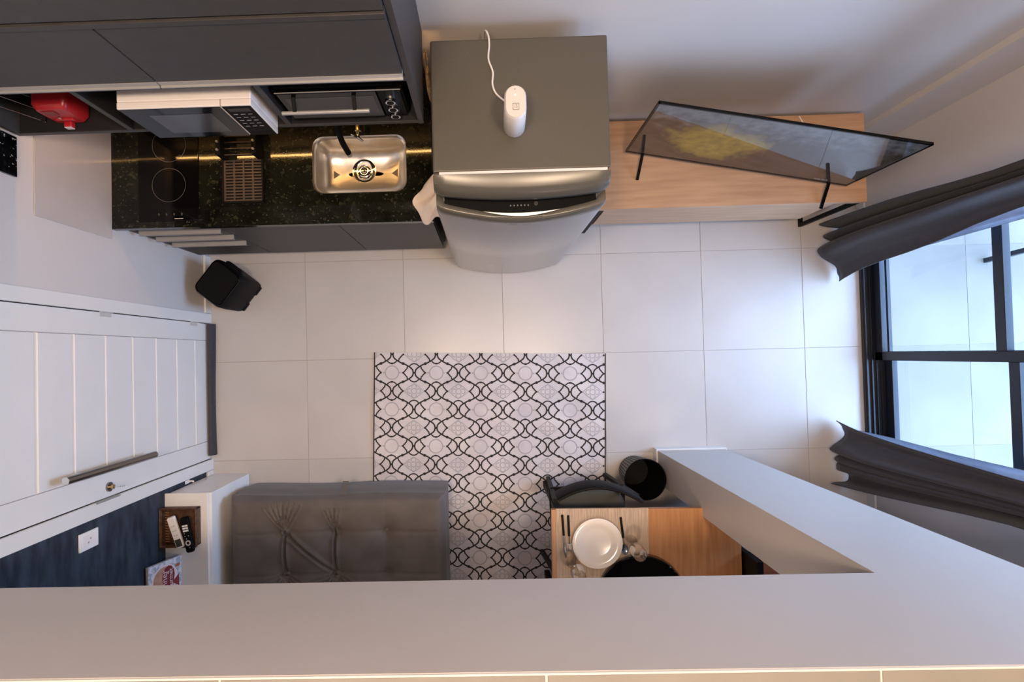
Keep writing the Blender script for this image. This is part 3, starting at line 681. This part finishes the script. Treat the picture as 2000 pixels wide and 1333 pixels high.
# ================================================================== CURTAINS
def keys(z, ks):
    for (za, a), (zb, c) in zip(ks[:-1], ks[1:]):
        if z <= zb: return a + (c - a) * max(0, (z - za)) / (zb - za)
    return ks[-1][1]
def curtain(name, label, pts, lipts, near, far, lnear):
    """cloth gathered towards the top: near/far give the y of its two edges by height"""
    t = thing(name, label, 'curtain', (pts[0][0], pts[len(pts) // 2][1], 0), group='charcoal curtains at the balcony door')
    for nm, pp, mt, th, e0k in (('cloth', pts, 'curtain', .004, near), ('lining', lipts, 'lining', .002, lnear)):
        sp = spline([(x, y, 0) for x, y in pp], 7); h0, h1 = sp[0].y, sp[-1].y
        b = nb(); rows = []
        for z in (.035, .08, .16, .26, .4, .6, .8, 1.0, 1.2, 1.5, 1.9, 2.46):
            e0, e1 = keys(z, e0k), keys(z, far)
            rows.append([(p.x, e0 + (p.y - h0) / (h1 - h0) * (e1 - e0), z + (.006 * math.sin(i * .5) if z < .05 else 0)) for i, p in enumerate(sp)])
        loft(b, rows, False, False, closed=False)
        o = obj(nm, b, mt, t, True, ang=80)
        m = o.modifiers.new('thick', 'SOLIDIFY'); m.thickness = th
    return t
c1 = [(2.10, .37), (2.098, .41), (2.085, .455), (2.045, .498), (1.995, .530), (1.985, .575), (2.03, .610), (2.065, .618), (2.04, .635), (2.02, .66), (2.06, .68), (2.125, .688), (2.11, .705), (2.03, .715), (2.00, .735), (2.06, .755), (2.12, .765)]
l1 = [(2.135, .36), (2.15, .40), (2.13, .44), (2.15, .49), (2.13, .55), (2.15, .62), (2.14, .70), (2.15, .78)]
c2 = [(2.055, -.432), (2.09, -.47), (2.10, -.51), (2.075, -.555), (2.03, -.580), (2.018, -.605), (2.05, -.628), (2.075, -.633), (2.055, -.645), (2.04, -.665), (2.06, -.683), (2.045, -.70), (2.055, -.725), (2.105, -.745), (2.12, -.775), (2.09, -.80), (2.03, -.805), (2.01, -.808)]
l2 = [(2.13, -.45), (2.15, -.49), (2.135, -.54), (2.155, -.60), (2.135, -.66), (2.15, -.72), (2.14, -.80)]
curtain('curtain', 'charcoal curtain gathered beside the television bench', c1, l1, ((0, .372), (.12, .405), (.32, .438), (.73, .463), (1.1, .520), (1.24, .525)), ((0, .757), (.34, .747), (.7, .732), (1.0, .702), (1.23, .684)), ((0, .45), (.66, .472), (1.03, .481), (1.2, .484)))
curtain('curtain', 'charcoal curtain gathered beside the white column', c2, l2, ((0, -.434), (.12, -.458), (.25, -.478), (.5, -.502), (.9, -.526), (1.2, -.540)), ((0, -.815), (.32, -.795), (.66, -.764), (.98, -.731), (1.22, -.712)), ((0, -.49), (.4, -.494), (.8, -.511), (1.13, -.516)))
tag(obj('curtain_rod', tb([(2.08, -1.0, 2.48), (2.08, 1.0, 2.48)], .012, 12), 'blackm', None, True), 'black curtain rod across the balcony door', 'curtain rod')

# ================================================================== RUG
RW, RL = 1.40, 2.05
RO = Vector((-.683, .030, 0)); RA = R(-1.7)
rg_ = thing('rug', 'white cotton rug with black trellis pattern on the tiled floor', 'rug', (RO.x, RO.y, 0.0005), RA)
def rz(x, y): return .0042 + .0016 * math.sin(x * 9 + 2 * math.sin(y * 3)) * math.sin(y * 7 + 1) + .0012 * math.sin(x * 23 + y * 11)
b = nb(); nx, ny = 70, 90
g = [[b.verts.new((RW * i / nx, -RL * j / ny, rz(RW * i / nx, -RL * j / ny))) for i in range(nx + 1)] for j in range(ny + 1)]
for j in range(ny):
    for i in range(nx): b.faces.new((g[j][i], g[j + 1][i], g[j + 1][i + 1], g[j][i + 1]))
gb = [[b.verts.new((RW * i / nx, -RL * j / ny, 0)) for i in (0, nx)] for j in (0, ny)]
b.faces.new((gb[0][0], gb[0][1], gb[1][1], gb[1][0]))
obj('cloth', b, 'rug', rg_, True, world=False)
PX, PY = .2690 / 637, .2213 / 524       # pattern units
def ribbon(b, pts, wd, lift=.0011):
    pts = [Vector((p[0], p[1], 0)) for p in pts]; prev = None
    for i, p in enumerate(pts):
        t = (pts[min(i + 1, len(pts) - 1)] - pts[max(i - 1, 0)])
        if t.length < 1e-7: continue
        t.normalize(); nrm = Vector((-t.y, t.x, 0)) * wd / 2
        inside = -.0005 <= p.x <= RW + .0005 and -RL <= p.y <= .0005
        if inside:
            cur = []
            for s in (1, -1):
                q = p + nrm * s; q.x = min(max(q.x, 0), RW); q.y = min(max(q.y, -RL), 0); cur.append(b.verts.new((q.x, q.y, rz(q.x, q.y) + lift)))
            if prev: b.faces.new((prev[0], prev[1], cur[1], cur[0]))
            prev = cur
        else: prev = None
def sp2(pts, k=5): return [(p.x, p.y) for p in spline([(x, y, 0) for x, y in pts], k)]
strand = sp2([(13, 0), (20, 34), (38, 60), (78, 90), (126, 118), (159, 131), (192, 144), (240, 172), (280, 202), (298, 228), (305, 262)], 4)
capc = [(78 * math.sin(a), 52 + 78 * math.cos(a)) for a in [R(-57 + 114 * i / 12) for i in range(13)]]
brk = [(-84, 92), (-99, 82), (-103, 58), (-118, 46), (-128, 30), (-152, 6), (-158, 0), (-152, -6), (-128, -30), (-118, -46), (-103, -58), (-99, -82), (-84, -92)]
bb, bgm = nb(), nb()
KX0, KY0 = (745 - 731) / 320., -.0115   # a column of knots and the first row
KX0 = .110
def P2(cx, cy, pts, sx=1, sy=1): return [(cx + x * PX * sx, cy + y * PY * sy) for x, y in pts]
LW = .0086
row = 0
for j in range(-1, 20):
    cy = KY0 - j * 262 * PY
    for i in range(-1, 7):
        cx = KX0 + (i + (.5 if j % 2 else 0)) * 637 * PX
        for sx in (1, -1):
            ribbon(bb, P2(cx, cy, strand, sx, -1), LW)
            ribbon(bb, P2(cx, cy, brk, sx, 1), LW * .9)
            ribbon(bb, P2(cx, cy, [(145, -127), (152, -129), (166, -133), (174, -135)], sx, 1), LW * 1.75, .0014)
            ribbon(bb, P2(cx, cy, [(sx * 152, 0), (sx * 172, 0)], 1, 1), LW * 1.2, .0013)
        for sy in (1, -1): ribbon(bb, P2(cx, cy, capc, 1, sy), LW * .85)
        ribbon(bb, P2(cx, cy, [(-20, 0), (0, 0), (20, 0)]), LW * 1.3, .0014)
        if j % 2 == 0:
            for sy in (1, -1): ribbon(bb, P2(cx, cy, [(0, 118), (0, 126), (0, 142)], 1, sy), LW * 1.6, .0013)
        # pale motif in the middle of each ogee
        mx, my = cx + 318.5 * PX, cy
        if j % 2:
            for r_, wd in ((96, LW * .8),): ribbon(bgm, [(mx + r_ * PX * math.cos(a), my + r_ * PY * math.sin(a)) for a in [2 * math.pi * k / 28 for k in range(29)]], wd)
            for s in (1, -1): ribbon(bgm, [(mx + s * 96 * PX, my), (mx + s * 128 * PX, my)], LW)
        else:
            ribbon(bgm, P2(mx, my, [(-140, 0), (-70, 62), (0, 110), (70, 62), (140, 0), (70, -62), (0, -110), (-70, -62), (-140, 0)]), LW * .6)
            ribbon(bgm, [(mx + 38 * PX * math.cos(a), my + 38 * PY * math.sin(a)) for a in [2 * math.pi * k / 20 for k in range(21)]], LW * .6)
            for a0 in range(4):
                qx, qy = mx + 62 * PX * math.cos(R(90 * a0)), my + 62 * PY * math.sin(R(90 * a0))
                ribbon(bgm, [(qx + 34 * PX * math.cos(a), qy + 34 * PY * math.sin(a)) for a in [R(90 * a0 - 125 + 250 * k / 12) for k in range(13)]], LW * .6)
for x in (.003, RW - .003): ribbon(bb, [(x, -RL * k / 60) for k in range(61)], .008, .0016)
obj('printed_trellis', bb, 'rugb', rg_, world=False)['kind'] = 'stuff'
obj('printed_motifs', bgm, 'rugg', rg_, world=False)['kind'] = 'stuff'

# ================================================================== OTTOMAN
ot = thing('ottoman', 'grey velvet tufted ottoman bed beside the white side cabinet', 'ottoman', (-.82, -1.2, 0))
OX0, OX1, OY1, OY0, OZ = -1.386, -.254, -.745, -1.75, .425
btn = [(x, y) for y in (-.925, -1.147, -1.37, -1.59) for x in (-1.10, -.832, -.559)]
folds = [((-1.10, -.925), (-.832, -1.147), .010, .012), ((-1.10, -.925), (-1.10, -1.147), .010, .010), ((-.832, -.925), (-.832, -1.147), .010, .010)]
for k in range(7):
    a = R(60 + k * 11); folds.append(((-1.10, -.925), (-1.10 + .17 * math.cos(a), -.925 + .17 * math.sin(a)), .006, .006))
for k in range(4):
    a = R(78 + k * 12); folds.append(((-.832, -.925), (-.832 + .13 * math.cos(a), -.925 + .13 * math.sin(a)), .005, .006))
for cx in (-1.10, -.832):
    for k in range(8):
        a = R(195 + k * 20); folds.append(((cx, -1.147), (cx + .12 * math.cos(a), -1.147 + .12 * math.sin(a)), .005, .006))
def seg(px, py, a, c):
    dx, dy = c[0] - a[0], c[1] - a[1]; l2 = dx * dx + dy * dy
    t = max(0, min(1, ((px - a[0]) * dx + (py - a[1]) * dy) / l2)); return math.hypot(px - a[0] - t * dx, py - a[1] - t * dy), t
def oz(x, y):
    z = OZ + .012
    e = min(x - OX0, OX1 - x, OY1 - y, y - OY0)
    if e < .05: z -= .034 * (1 - math.sqrt(max(0, 1 - (1 - e / .05) ** 2)))
    for bx_, by_ in btn:
        d = math.hypot(x - bx_, y - by_); s = 1.0 if bx_ < -.7 else .75
        z -= s * (.030 * math.exp(-(d / .024) ** 2) + .026 * math.exp(-(d / .075) ** 2))
    for by_ in (-.925, -1.147, -1.37, -1.59): z -= .0045 * math.exp(-((y - by_ - .004 * math.sin(x * 6)) / .010) ** 2) * (1 if OX0 + .03 < x < OX1 - .03 else .4)
    for bx_ in (-1.10, -.832, -.559): z -= .0018 * math.exp(-((x - bx_) / .010) ** 2)
    for a, c, dpt, wd in folds:
        d, t = seg(x, y, a, c)
        if d < .05: z += 2.0 * dpt * (math.exp(-((d - wd * 1.1) / wd) ** 2) * .6 - math.exp(-(d / (wd * .55)) ** 2)) * (1 - t * .55)
    return z
b = nb(); nx, ny = 190, 170
g = []
for j in range(ny + 1):
    y = OY1 + (OY0 - OY1) * j / ny
    g.append([b.verts.new((OX0 + (OX1 - OX0) * i / nx, y, oz(OX0 + (OX1 - OX0) * i / nx, y))) for i in range(nx + 1)])
for j in range(ny):
    for i in range(nx): b.faces.new((g[j][i], g[j + 1][i], g[j + 1][i + 1], g[j][i + 1]))
edge = g[0] + [r[-1] for r in g[1:]] + g[-1][-2::-1] + [r[0] for r in g[-2:0:-1]]
prev = edge
for k, (dz_, ins) in enumerate(((.385, -.010), (.36, -.012), (.34, -.004), (.30, -.014), (.20, -.016), (.06, -.006))):
    cur = []
    for v in edge:
        x, y = v.co.x, v.co.y
        if abs(x - OX0) < 1e-6: x += ins
        if abs(x - OX1) < 1e-6: x -= ins
        if abs(y - OY1) < 1e-6: y -= ins
        if abs(y - OY0) < 1e-6: y += ins
        cur.append(b.verts.new((x, y + (.004 * math.sin(x * 8) if abs(v.co.y - OY1) < 1e-6 else 0), dz_)))
    for i in range(len(edge)): b.faces.new((prev[i], cur[i], cur[(i + 1) % len(edge)], prev[(i + 1) % len(edge)]))
    prev = cur
b.faces.new(prev[::-1])
obj('cushion', b, 'velvet', ot, True, ang=70)
for x, y in btn:
    b = nb(); zz = oz(x, y); lathe(b, [(.012, zz - .004), (.013, zz + .001), (.009, zz + .005), (.002, zz + .006)], x, y, 14); obj('button', b, 'velvet', ot, True)
for x in (OX0 + .06, OX1 - .06):
    for y in (OY1 - .08, OY0 + .08): obj('foot', bx(x - .02, x + .02, y - .02, y + .02, .0005 if x < -.8 else .009, .062), 'black', ot)
b = nb(); pts = [(-.790, -.750, .385), (-.790, -.728, .375), (-.793, -.700, .345), (-.797, -.684, .30)]
loft(b, [[(p[0] - .016, p[1], p[2]), (p[0] + .016, p[1], p[2]), (p[0] + .016, p[1] + .004, p[2] + .002), (p[0] - .016, p[1] + .004, p[2] + .002)] for p in pts])
obj('pull_strap', b, 'velvet', ot)

# ================================================================== SIDE CABINET, BASKET, REMOTES, BOOK
sb = thing('side_cabinet', 'white side cabinet against the navy wall', 'cabinet', (-1.575, -1.0, 0))
SX, SZ, SY = -1.464, .52, -.680
obj('body', bx(XL + .014, SX - .004, -1.40, SY - .003, 0.0005, SZ - .018), 'white', sb)
obj('top', bx(XL + .0015, SX, -1.405, SY, SZ - .018, SZ, bev=.002), 'white', sb)
obj('door', bx(SX - .004, SX + .012, -1.40, SY - .003, .02, SZ - .020, bev=.0015), 'white', sb)
bk = thing('rattan_basket', 'small square brown rattan tray holding the remotes', 'basket', (-1.58, -.85, SZ))
K0, K1, K2, K3, KZ = -1.684, -1.500, -.938, -.746, SZ + .052
obj('base', bx(K0 + .006, K1 - .006, K2 + .006, K3 - .006, SZ + .0005, SZ + .008), 'rattan', bk)
for x0, x1, y0, y1 in ((K0, K0 + .008, K2, K3), (K1 - .008, K1, K2, K3), (K0, K1, K3 - .008, K3), (K0, K1, K2, K2 + .008)):
    obj('side', bx(x0, x1, y0, y1, SZ + .0005, KZ, bev=.002), 'rattan', bk)
for z in (KZ,):
    obj('rim', (lambda b: (tube(b, [(K0, K2, z), (K1, K2, z)], .006, 8), tube(b, [(K0, K3, z), (K1, K3, z)], .006, 8), tube(b, [(K0, K2, z), (K0, K3, z)], .006, 8), tube(b, [(K1, K2, z), (K1, K3, z)], .006, 8), b)[-1])(nb()), 'rattan', bk, True)
for i in range(13):
    y = K2 + .014 + i * .0136
    obj('weave_band', bx(K0 + .008, K0 + .030, y, y + .006, SZ + .012, SZ + .020), 'straw' if False else pm('weave_light_%d' % i, (0.20, 0.10, 0.045), .5) if i == 0 else bpy.data.materials['weave_light_0'], bk)
def remote(name, label, p, q, wd, mat):
    t = thing(name, label, 'remote', p, math.atan2(q[1] - p[1], q[0] - p[0]) + math.pi / 2, group='remote controls in the rattan tray')
    return t, math.hypot(q[0] - p[0], q[1] - p[1])
RZ = KZ + .006
t, L_ = remote('remote_control', 'white air-conditioner remote with small grey display on the tray', (-1.622, -.782, RZ), (-1.570, -.938, RZ), .038, 'pwhite')
b = nb(); loft(b, [rrect(-.020, .020, -L_, 0, .008, 0), rrect(-.021, .021, -L_, 0, .009, .010), rrect(-.018, .018, -L_ + .003, -.003, .008, .016)]); obj('body', b, 'pwhite', t, True, world=False)
obj('display', bx(-.0155, .0155, -L_ + .008, -L_ + .046, .016, .0168), pm('lcd', (0.05, 0.052, 0.045), .2), t, world=False)
for i in range(3):
    for k in range(2): obj('key', bx(-.011 + k * .013, -.002 + k * .013, -.10 + i * .024, -.094 + i * .024, .016, .0172), 'lgrey', t, world=False)
t, L_ = remote('remote_control', 'black television remote with silver ring on the tray', (-1.553, -.785, RZ), (-1.520, -.962, RZ), .034, 'black')
b = nb(); loft(b, [rrect(-.020, .020, -L_, 0, .012, 0), rrect(-.021, .021, -L_, 0, .012, .010), rrect(-.018, .018, -L_ + .003, -.003, .010, .017)]); obj('body', b, 'black', t, True, world=False)
for i in range(3):
    for k in range(2): obj('key', bx(-.014 + k * .0148, -.0008 + k * .0148, -.072 + i * .0125, -.0635 + i * .0125, .017, .0182), 'pwhite', t, world=False)
obj('ring_key', ringmesh(nb(), 0, -L_ + .050, .007, .014, .0175), 'lgrey', t, world=False)
for x, y in ((-.004, -L_ + .072), (.004, -L_ + .026), (-.009, -L_ + .085), (.009, -L_ + .085), (-.009, -L_ + .1)): obj('key', tb([(x, y, .0165), (x, y, .0178)], .0028, 8), 'grey', t, world=False)
# book leaning on the wall
bo = thing('cook_book', 'cookbook with a pizza on its cover leaning on the navy wall', 'book', (-1.604, -.995, SZ + .0008))
up = Vector((-.062, 0, .19)).normalized(); nrm = Vector((up.z, 0, -up.x)); HB, WB, TB = .200, .205, .016
def bkbox(u0, u1, v0, v1, w0, w1):
    b = nb(); box(b, u0, u1, v0, v1, w0, w1)
    for v in b.verts: u, y, w_ = v.co; p = up * u + Vector((0, -y, 0)) + nrm * w_; v.co = p
    return b
obj('pages', bkbox(.004, HB - .004, .003, WB - .003, -TB + .002, -.002), 'white', bo, world=False)
fc = obj('cover', bkbox(0, HB, 0, WB, -.002, 0), 'paper', bo, world=False); obj('cover', bkbox(0, HB, 0, WB, -TB, -TB + .002), 'grey', bo, world=False)
def disc(cu, cv, r, w_, n=28, sq=1.0, a0=0):
    b = nb(); b.faces.new([b.verts.new(up * (cu + r * math.cos(a0 + 2 * math.pi * k / n)) + Vector((0, -(cv + r * sq * math.sin(a0 + 2 * math.pi * k / n)), 0)) + nrm * w_) for k in range(n)]); return b
obj('printed_plate', disc(.104, .093, .078, .0003), 'paperw', bo, world=False)
obj('printed_disc', disc(.110, .087, .062, .0006), 'papert', bo, world=False)
obj('printed_patch', disc(.082, .080, .038, .0008, 12, 1.4), 'paperr', bo, world=False)
obj('printed_triangle', disc(.032, .118, .030, .0008, 3, 1.2), 'paperr', bo, world=False)
obj('printed_cutter', disc(.026, .042, .020, .0008, 4, .55, .6), 'papero', bo, world=False)
obj('printed_stroke', bkbox(.052, .058, .06, .19, .0005, .0008), 'papert', bo, world=False)
for s, u, v, sz in (('Dinner', .106, .108, .046), ('&', .086, .060, .024), ('gourmet', .068, .104, .034)):
    text('printed_title', s, sz, 'paperw', bo, basis(up * u + Vector((0, -v, 0)) + nrm * .0012, (0, 1, 0), up), .0002)
# switch on the navy wall, hook beside the cabinet
sw = thing('light_switch', 'white square socket plate on the navy wall', 'switch', (XL, -.734, 1.097))
obj('plate', bx(XL + .0005, XL + .009, -.772, -.697, 1.040, 1.155, bev=.003), 'white', sw)
obj('insert', bx(XL + .009, XL + .0105, -.757, -.712, 1.058, 1.137, bev=.0005), 'pwhite', sw)
for y, z in ((-.742, 1.105), (-.728, 1.092)): obj('socket_hole', tb([(XL + .0104, y, z), (XL + .0112, y, z)], .004, 10), 'grey', sw)
hk = thing('wall_hook', 'small white hook on the wall in front of the side cabinet', 'hook', (XL, -.669, .29))
obj('plate', bx(XL + .0005, XL + .004, -.679, -.660, .27, .315, bev=.001), 'pwhite', hk)
obj('arm', tb(spline([(XL + .003, -.669, .280), (XL + .022, -.669, .272), (XL + .032, -.669, .285)], 4), .005, 8), 'pwhite', hk, True)
# draft stopper at the foot of the door
b = nb(); loft(b, [[(XL + .001, y, .001), (XL + .036 + .004 * math.sin(y * 6), y, .001), (XL + .038 + .004 * math.sin(y * 6), y, .018), (XL + .026, y, .045), (XL + .010, y, .052), (XL + .001, y, .040)] for y in [.228 - .794 * i / 16 for i in range(17)]])
tag(obj('draft_stopper', b, 'curtain', None, True), 'charcoal draft stopper along the foot of the white door', 'draft stopper')

# ================================================================== SPEAKER
sp = thing('speaker', 'black loudspeaker with grille on top standing by the kitchen corner', 'speaker', (-1.49, .43, 0), R(-39))
def lq(pts_w):     # world xy to the speaker's own axes
    a = R(39); out = []
    for x, y, z in pts_w:
        dx, dy = x + 1.49, y - .43; out.append((dx * math.cos(a) - dy * math.sin(a), dx * math.sin(a) + dy * math.cos(a), z))
    return out
def rq(cx, cy, hx, hy, r, z, n=4): return [(p[0], p[1], z) for p in rrect(cx - hx, cx + hx, cy - hy, cy + hy, r, z, n)]
b = nb(); loft(b, [rq(.000, .0, .086, .100, .02, .0005), rq(.0, .0, .092, .108, .025, .04), rq(-.002, .002, .096, .112, .03, .20), rq(-.010, .002, .100, .112, .036, .285), rq(-.010, .002, .092, .104, .034, .302)])
obj('cabinet', b, 'black', sp, True, world=False)
b = nb(); loft(b, [rq(-.010, .002, .089, .101, .032, .302), rq(-.010, .002, .086, .098, .032, .306)]); gr = obj('grille', b, 'black', sp, world=False)
for i in range(13):
    y = -.082 + i * .014; obj('grille_bar', bx(-.078, .070, y, y + .006, .306, .3085), 'black', gr, world=False)
b = nb(); loft(b, [rq(-.010, .002, .0935, .1055, .034, .297), rq(-.010, .002, .0935, .1055, .034, .304), rq(-.010, .002, .0895, .1015, .032, .308), rq(-.010, .002, .089, .101, .032, .302)], False, False); obj('trim_ring', b, 'blackg', sp, True, world=False)
obj('foot', bx(.03, .096, -.09, -.03, .0005, .03, bev=.006), 'black', sp, world=False)
obj('foot', bx(.03, .096, .03, .09, .0005, .03, bev=.006), 'black', sp, world=False)
obj('carry_handle', tb(spline([(-.05, .10, .25), (-.05, .125, .26), (.04, .125, .26), (.04, .10, .25)], 5), .009, 8), 'black', sp, True, world=False)

# ================================================================== WASTE BASKET
wb = thing('waste_basket', 'round black mesh waste basket beside the white column', 'waste basket', (.862, -.716, 0))
b = nb(); lathe(b, [(.086, .0005), (.088, .004), (.113, .255), (.115, .258), (.115, .264), (.111, .264), (.109, .255), (.083, .010), (.004, .010)], 0, 0, 40)
obj('bin', b, 'blackm', wb, True, world=False)
b = nb(); n = 40
for i in range(n):
    a = 2 * math.pi * i / n; bar(b, (.0895 * math.cos(a), .0895 * math.sin(a), .012), (.1130 * math.cos(a), .1130 * math.sin(a), .250), .002, .002)
o = obj('mesh_ribs', b, 'grey', wb, world=False); o['kind'] = 'stuff'
b = nb(); lathe(b, [(.114, .258), (.1165, .262), (.114, .266), (.1105, .262), (.114, .258)], 0, 0, 40, False, False); obj('rim', b, 'blackg', wb, True, world=False)

# ================================================================== DINING TABLE AND CHAIR
TZ = .76; TR = R(-.6)
dt = thing('dining_table', 'oak dining table pushed against the white column', 'table', (.287, -.737, 0), TR)
obj('top', bx(0, .880, -.62, 0, TZ - .028, TZ, bev=.0015), 'woody', dt, world=False)
obj('edge_band', bx(-.002, -.0002, -.62, 0, TZ - .028, TZ - .0008), 'wood', dt, world=False)
for x in (.03, .82):
    for y in (-.59, -.06): obj('leg', bx(x, x + .03, y, y + .03, .0085, TZ - .028), 'blackm', dt, world=False)
b = nb(); box(b, .03, .85, -.045, -.03, TZ - .06, TZ - .028); box(b, .03, .85, -.59, -.575, TZ - .06, TZ - .028); obj('apron', b, 'blackm', dt, world=False)
pm_ = thing('placemat', 'beige woven placemat under the white plate', 'placemat', (.518, -.90, TZ + .0004), R(-.6))
obj('mat', bx(-.215, .217, -.165, .165, 0, .003, bev=.001), 'mat', pm_, world=False)
PZ = TZ + .0037
pl = thing('dinner_plate', 'round white china dinner plate on the placemat', 'plate', (.492, -.892, PZ))
b = nb(); lathe(b, [(.062, .0), (.066, .004), (.080, .010), (.114, .019), (.1165, .021), (.114, .0225), (.082, .0145), (.072, .010), (.060, .0085), (.003, .006)], 0, 0, 56); obj('dish', b, 'china', pl, True, world=False, ang=70)
def cut(name, label, p, q, kind):
    t = thing(name, label, 'cutlery', (p[0], p[1], PZ), math.atan2(q[1] - p[1], q[0] - p[0]), group='place setting cutlery')
    L_ = math.hypot(q[0] - p[0], q[1] - p[1]); h = .098
    obj('handle', bx(0, h, -.0055, .0055, 0, .006, bev=.002), 'black', t, world=False)
    b = nb()
    if kind == 'knife':
        loft(b, [[(h, -.005, .001), (h, .005, .001), (h, .005, .004), (h, -.005, .004)], [(h + .06, -.007, .001), (h + .06, .006, .001), (h + .06, .006, .0025), (h + .06, -.007, .0025)], [(L_, -.001, .001), (L_, .006, .001), (L_, .006, .002), (L_, -.001, .002)]]); obj('blade', b, 'chrome', t, world=False)
    elif kind == 'fork':
        tube(b, [(h, 0, .003), (h + .025, 0, .004), (h + .035, 0, .003)], [.003, .003, .006], 8); box(b, h + .030, h + .042, -.011, .011, .0015, .0035); obj('neck', b, 'chrome', t, True, world=False)
        for k in range(4): obj('tine', bx(h + .042, L_, -.011 + k * .0064, -.0080 + k * .0064, .0015, .0035), 'chrome', t, world=False)
    else:
        tube(b, [(h, 0, .003), (h + .03, 0, .004)], .003, 8); loft(b, [[(h + .030 + .024 + .026 * math.cos(a) * s, .0165 * math.sin(a) * s, z) for a in [2 * math.pi * k / 16 for k in range(16)]] for s, z in ((.5, .0012), (.85, .003), (1, .006), (.8, .0045), (.4, .0028))]); obj('bowl', b, 'chrome', t, True, world=False)
cut('knife', 'table knife with black handle, outermost beside the plate', (.334, -.760), (.344, -.962), 'knife')
cut('fork', 'fork with black handle between knife and plate', (.362, -.763), (.365, -.930), 'fork')
cut('spoon', 'spoon with black handle on the glass side of the plate', (.606, -.776), (.6235, -.945), 'spoon')
def wineglass(label, x, y):
    t = thing('wine_glass', label, 'glass', (x, y, PZ), group='stemmed glasses at the place setting')
    b = nb(); lathe(b, [(.032, 0), (.033, .0015), (.018, .004), (.004, .009)], 0, 0, 32); obj('foot', b, 'wine', t, True, world=False)
    b = nb(); lathe(b, [(.004, .009), (.0036, .04), (.004, .072)], 0, 0, 12); obj('stem', b, 'wine', t, True, world=False)
    b = nb(); lathe(b, [(.004, .072), (.018, .080), (.030, .100), (.034, .125), (.031, .165), (.029, .182), (.0278, .182), (.0298, .165), (.0325, .125), (.0285, .101), (.016, .082), (.002, .078)], 0, 0, 32); obj('bowl', b, 'wine', t, True, world=False, ang=80)
wineglass('clear stemmed glass between the spoon and the black tray', .648, -.893)
wineglass('clear stemmed glass on the knife side, nearest the slab edge', .381, -.982)
tr = thing('round_tray', 'large black round tray on the dining table', 'tray', (.687, -1.158, TZ + .0004))
b = nb(); lathe(b, [(.10, 0), (.10, .012), (.203, .014), (.207, .018), (.207, .026), (.203, .029), (.198, .0265), (.003, .0262)], 0, 0, 64); obj('disc', b, 'blackg', tr, True, world=False)
# chair
ch = thing('dining_chair', 'black dining chair with curved backrest tucked under the table', 'chair', (.51, -.93, 0))
legs = [((.348, -.750, .0085), (.312, -.712, .70)), ((.688, -.738, .0085), (.704, -.700, .70)), ((.300, -1.185, .0085), (.330, -1.150, .44)), ((.700, -1.180, .0085), (.680, -1.150, .44))]
for p, q in legs: obj('leg', bar(nb(), p, q, .022, .022), 'blackm', ch)
b = nb(); loops = []
for i in range(25):
    u = -1 + 2 * i / 24; x = .508 + .195 * u; y = -.630 - .062 * u * u - .008 * u
    nx_, ny_ = .124 * u / .195, 1.0; l = math.hypot(nx_, ny_); nx_, ny_ = nx_ / l, ny_ / l
    for_ = .009
    loops.append([(x + nx_ * s * for_, y + ny_ * s * for_, z) for s, z in ((-.7, .66), (.7, .66), (1, .68), (1, .80), (.4, .81), (-.4, .81), (-1, .80), (-1, .68))])
loft(b, loops); obj('backrest', b, 'black', ch, True, ang=50)
b = nb(); loft(b, [rrect(.318, .700, -1.17, -.715, .09, z, 7) if s == 0 else rrect(.318 + s, .700 - s, -1.17 + s, -.715 - s, .08, z, 7) for z, s in ((.432, 0), (.455, -.004 + .004), (.472, .012), (.478, .035))]); obj('seat', b, 'olive', ch, True)
b = nb(); bar(b, (.318, -.72, .42), (.700, -.712, .42), .02, .02); bar(b, (.33, -1.15, .42), (.68, -1.15, .42), .02, .02); bar(b, (.32, -.72, .42), (.33, -1.15, .42), .02, .02); bar(b, (.70, -.71, .42), (.68, -1.15, .42), .02, .02); obj('seat_frame', b, 'blackm', ch)

# ================================================================== STAIRS behind the column
sr = thing('staircase', 'red-brown wooden stair treads on a black steel frame behind the column', 'stairs', (1.7, -1.07, 0))
for i, (x, z) in enumerate(((1.20, .90), (1.45, .68), (1.70, .46), (1.95, .24))):
    obj('tread', bx(x, x + .26, -1.174, -.955, z - .03, z, bev=.002), 'redwood', sr)
b = nb(); bar(b, (2.19, -.958, .02), (1.22, -.958, .86), .012, .06); obj('stringer', b, 'blackm', sr)
obj('post', bx(1.172, 1.198, -1.174, -.95, .0005, .90), 'blackm', sr)
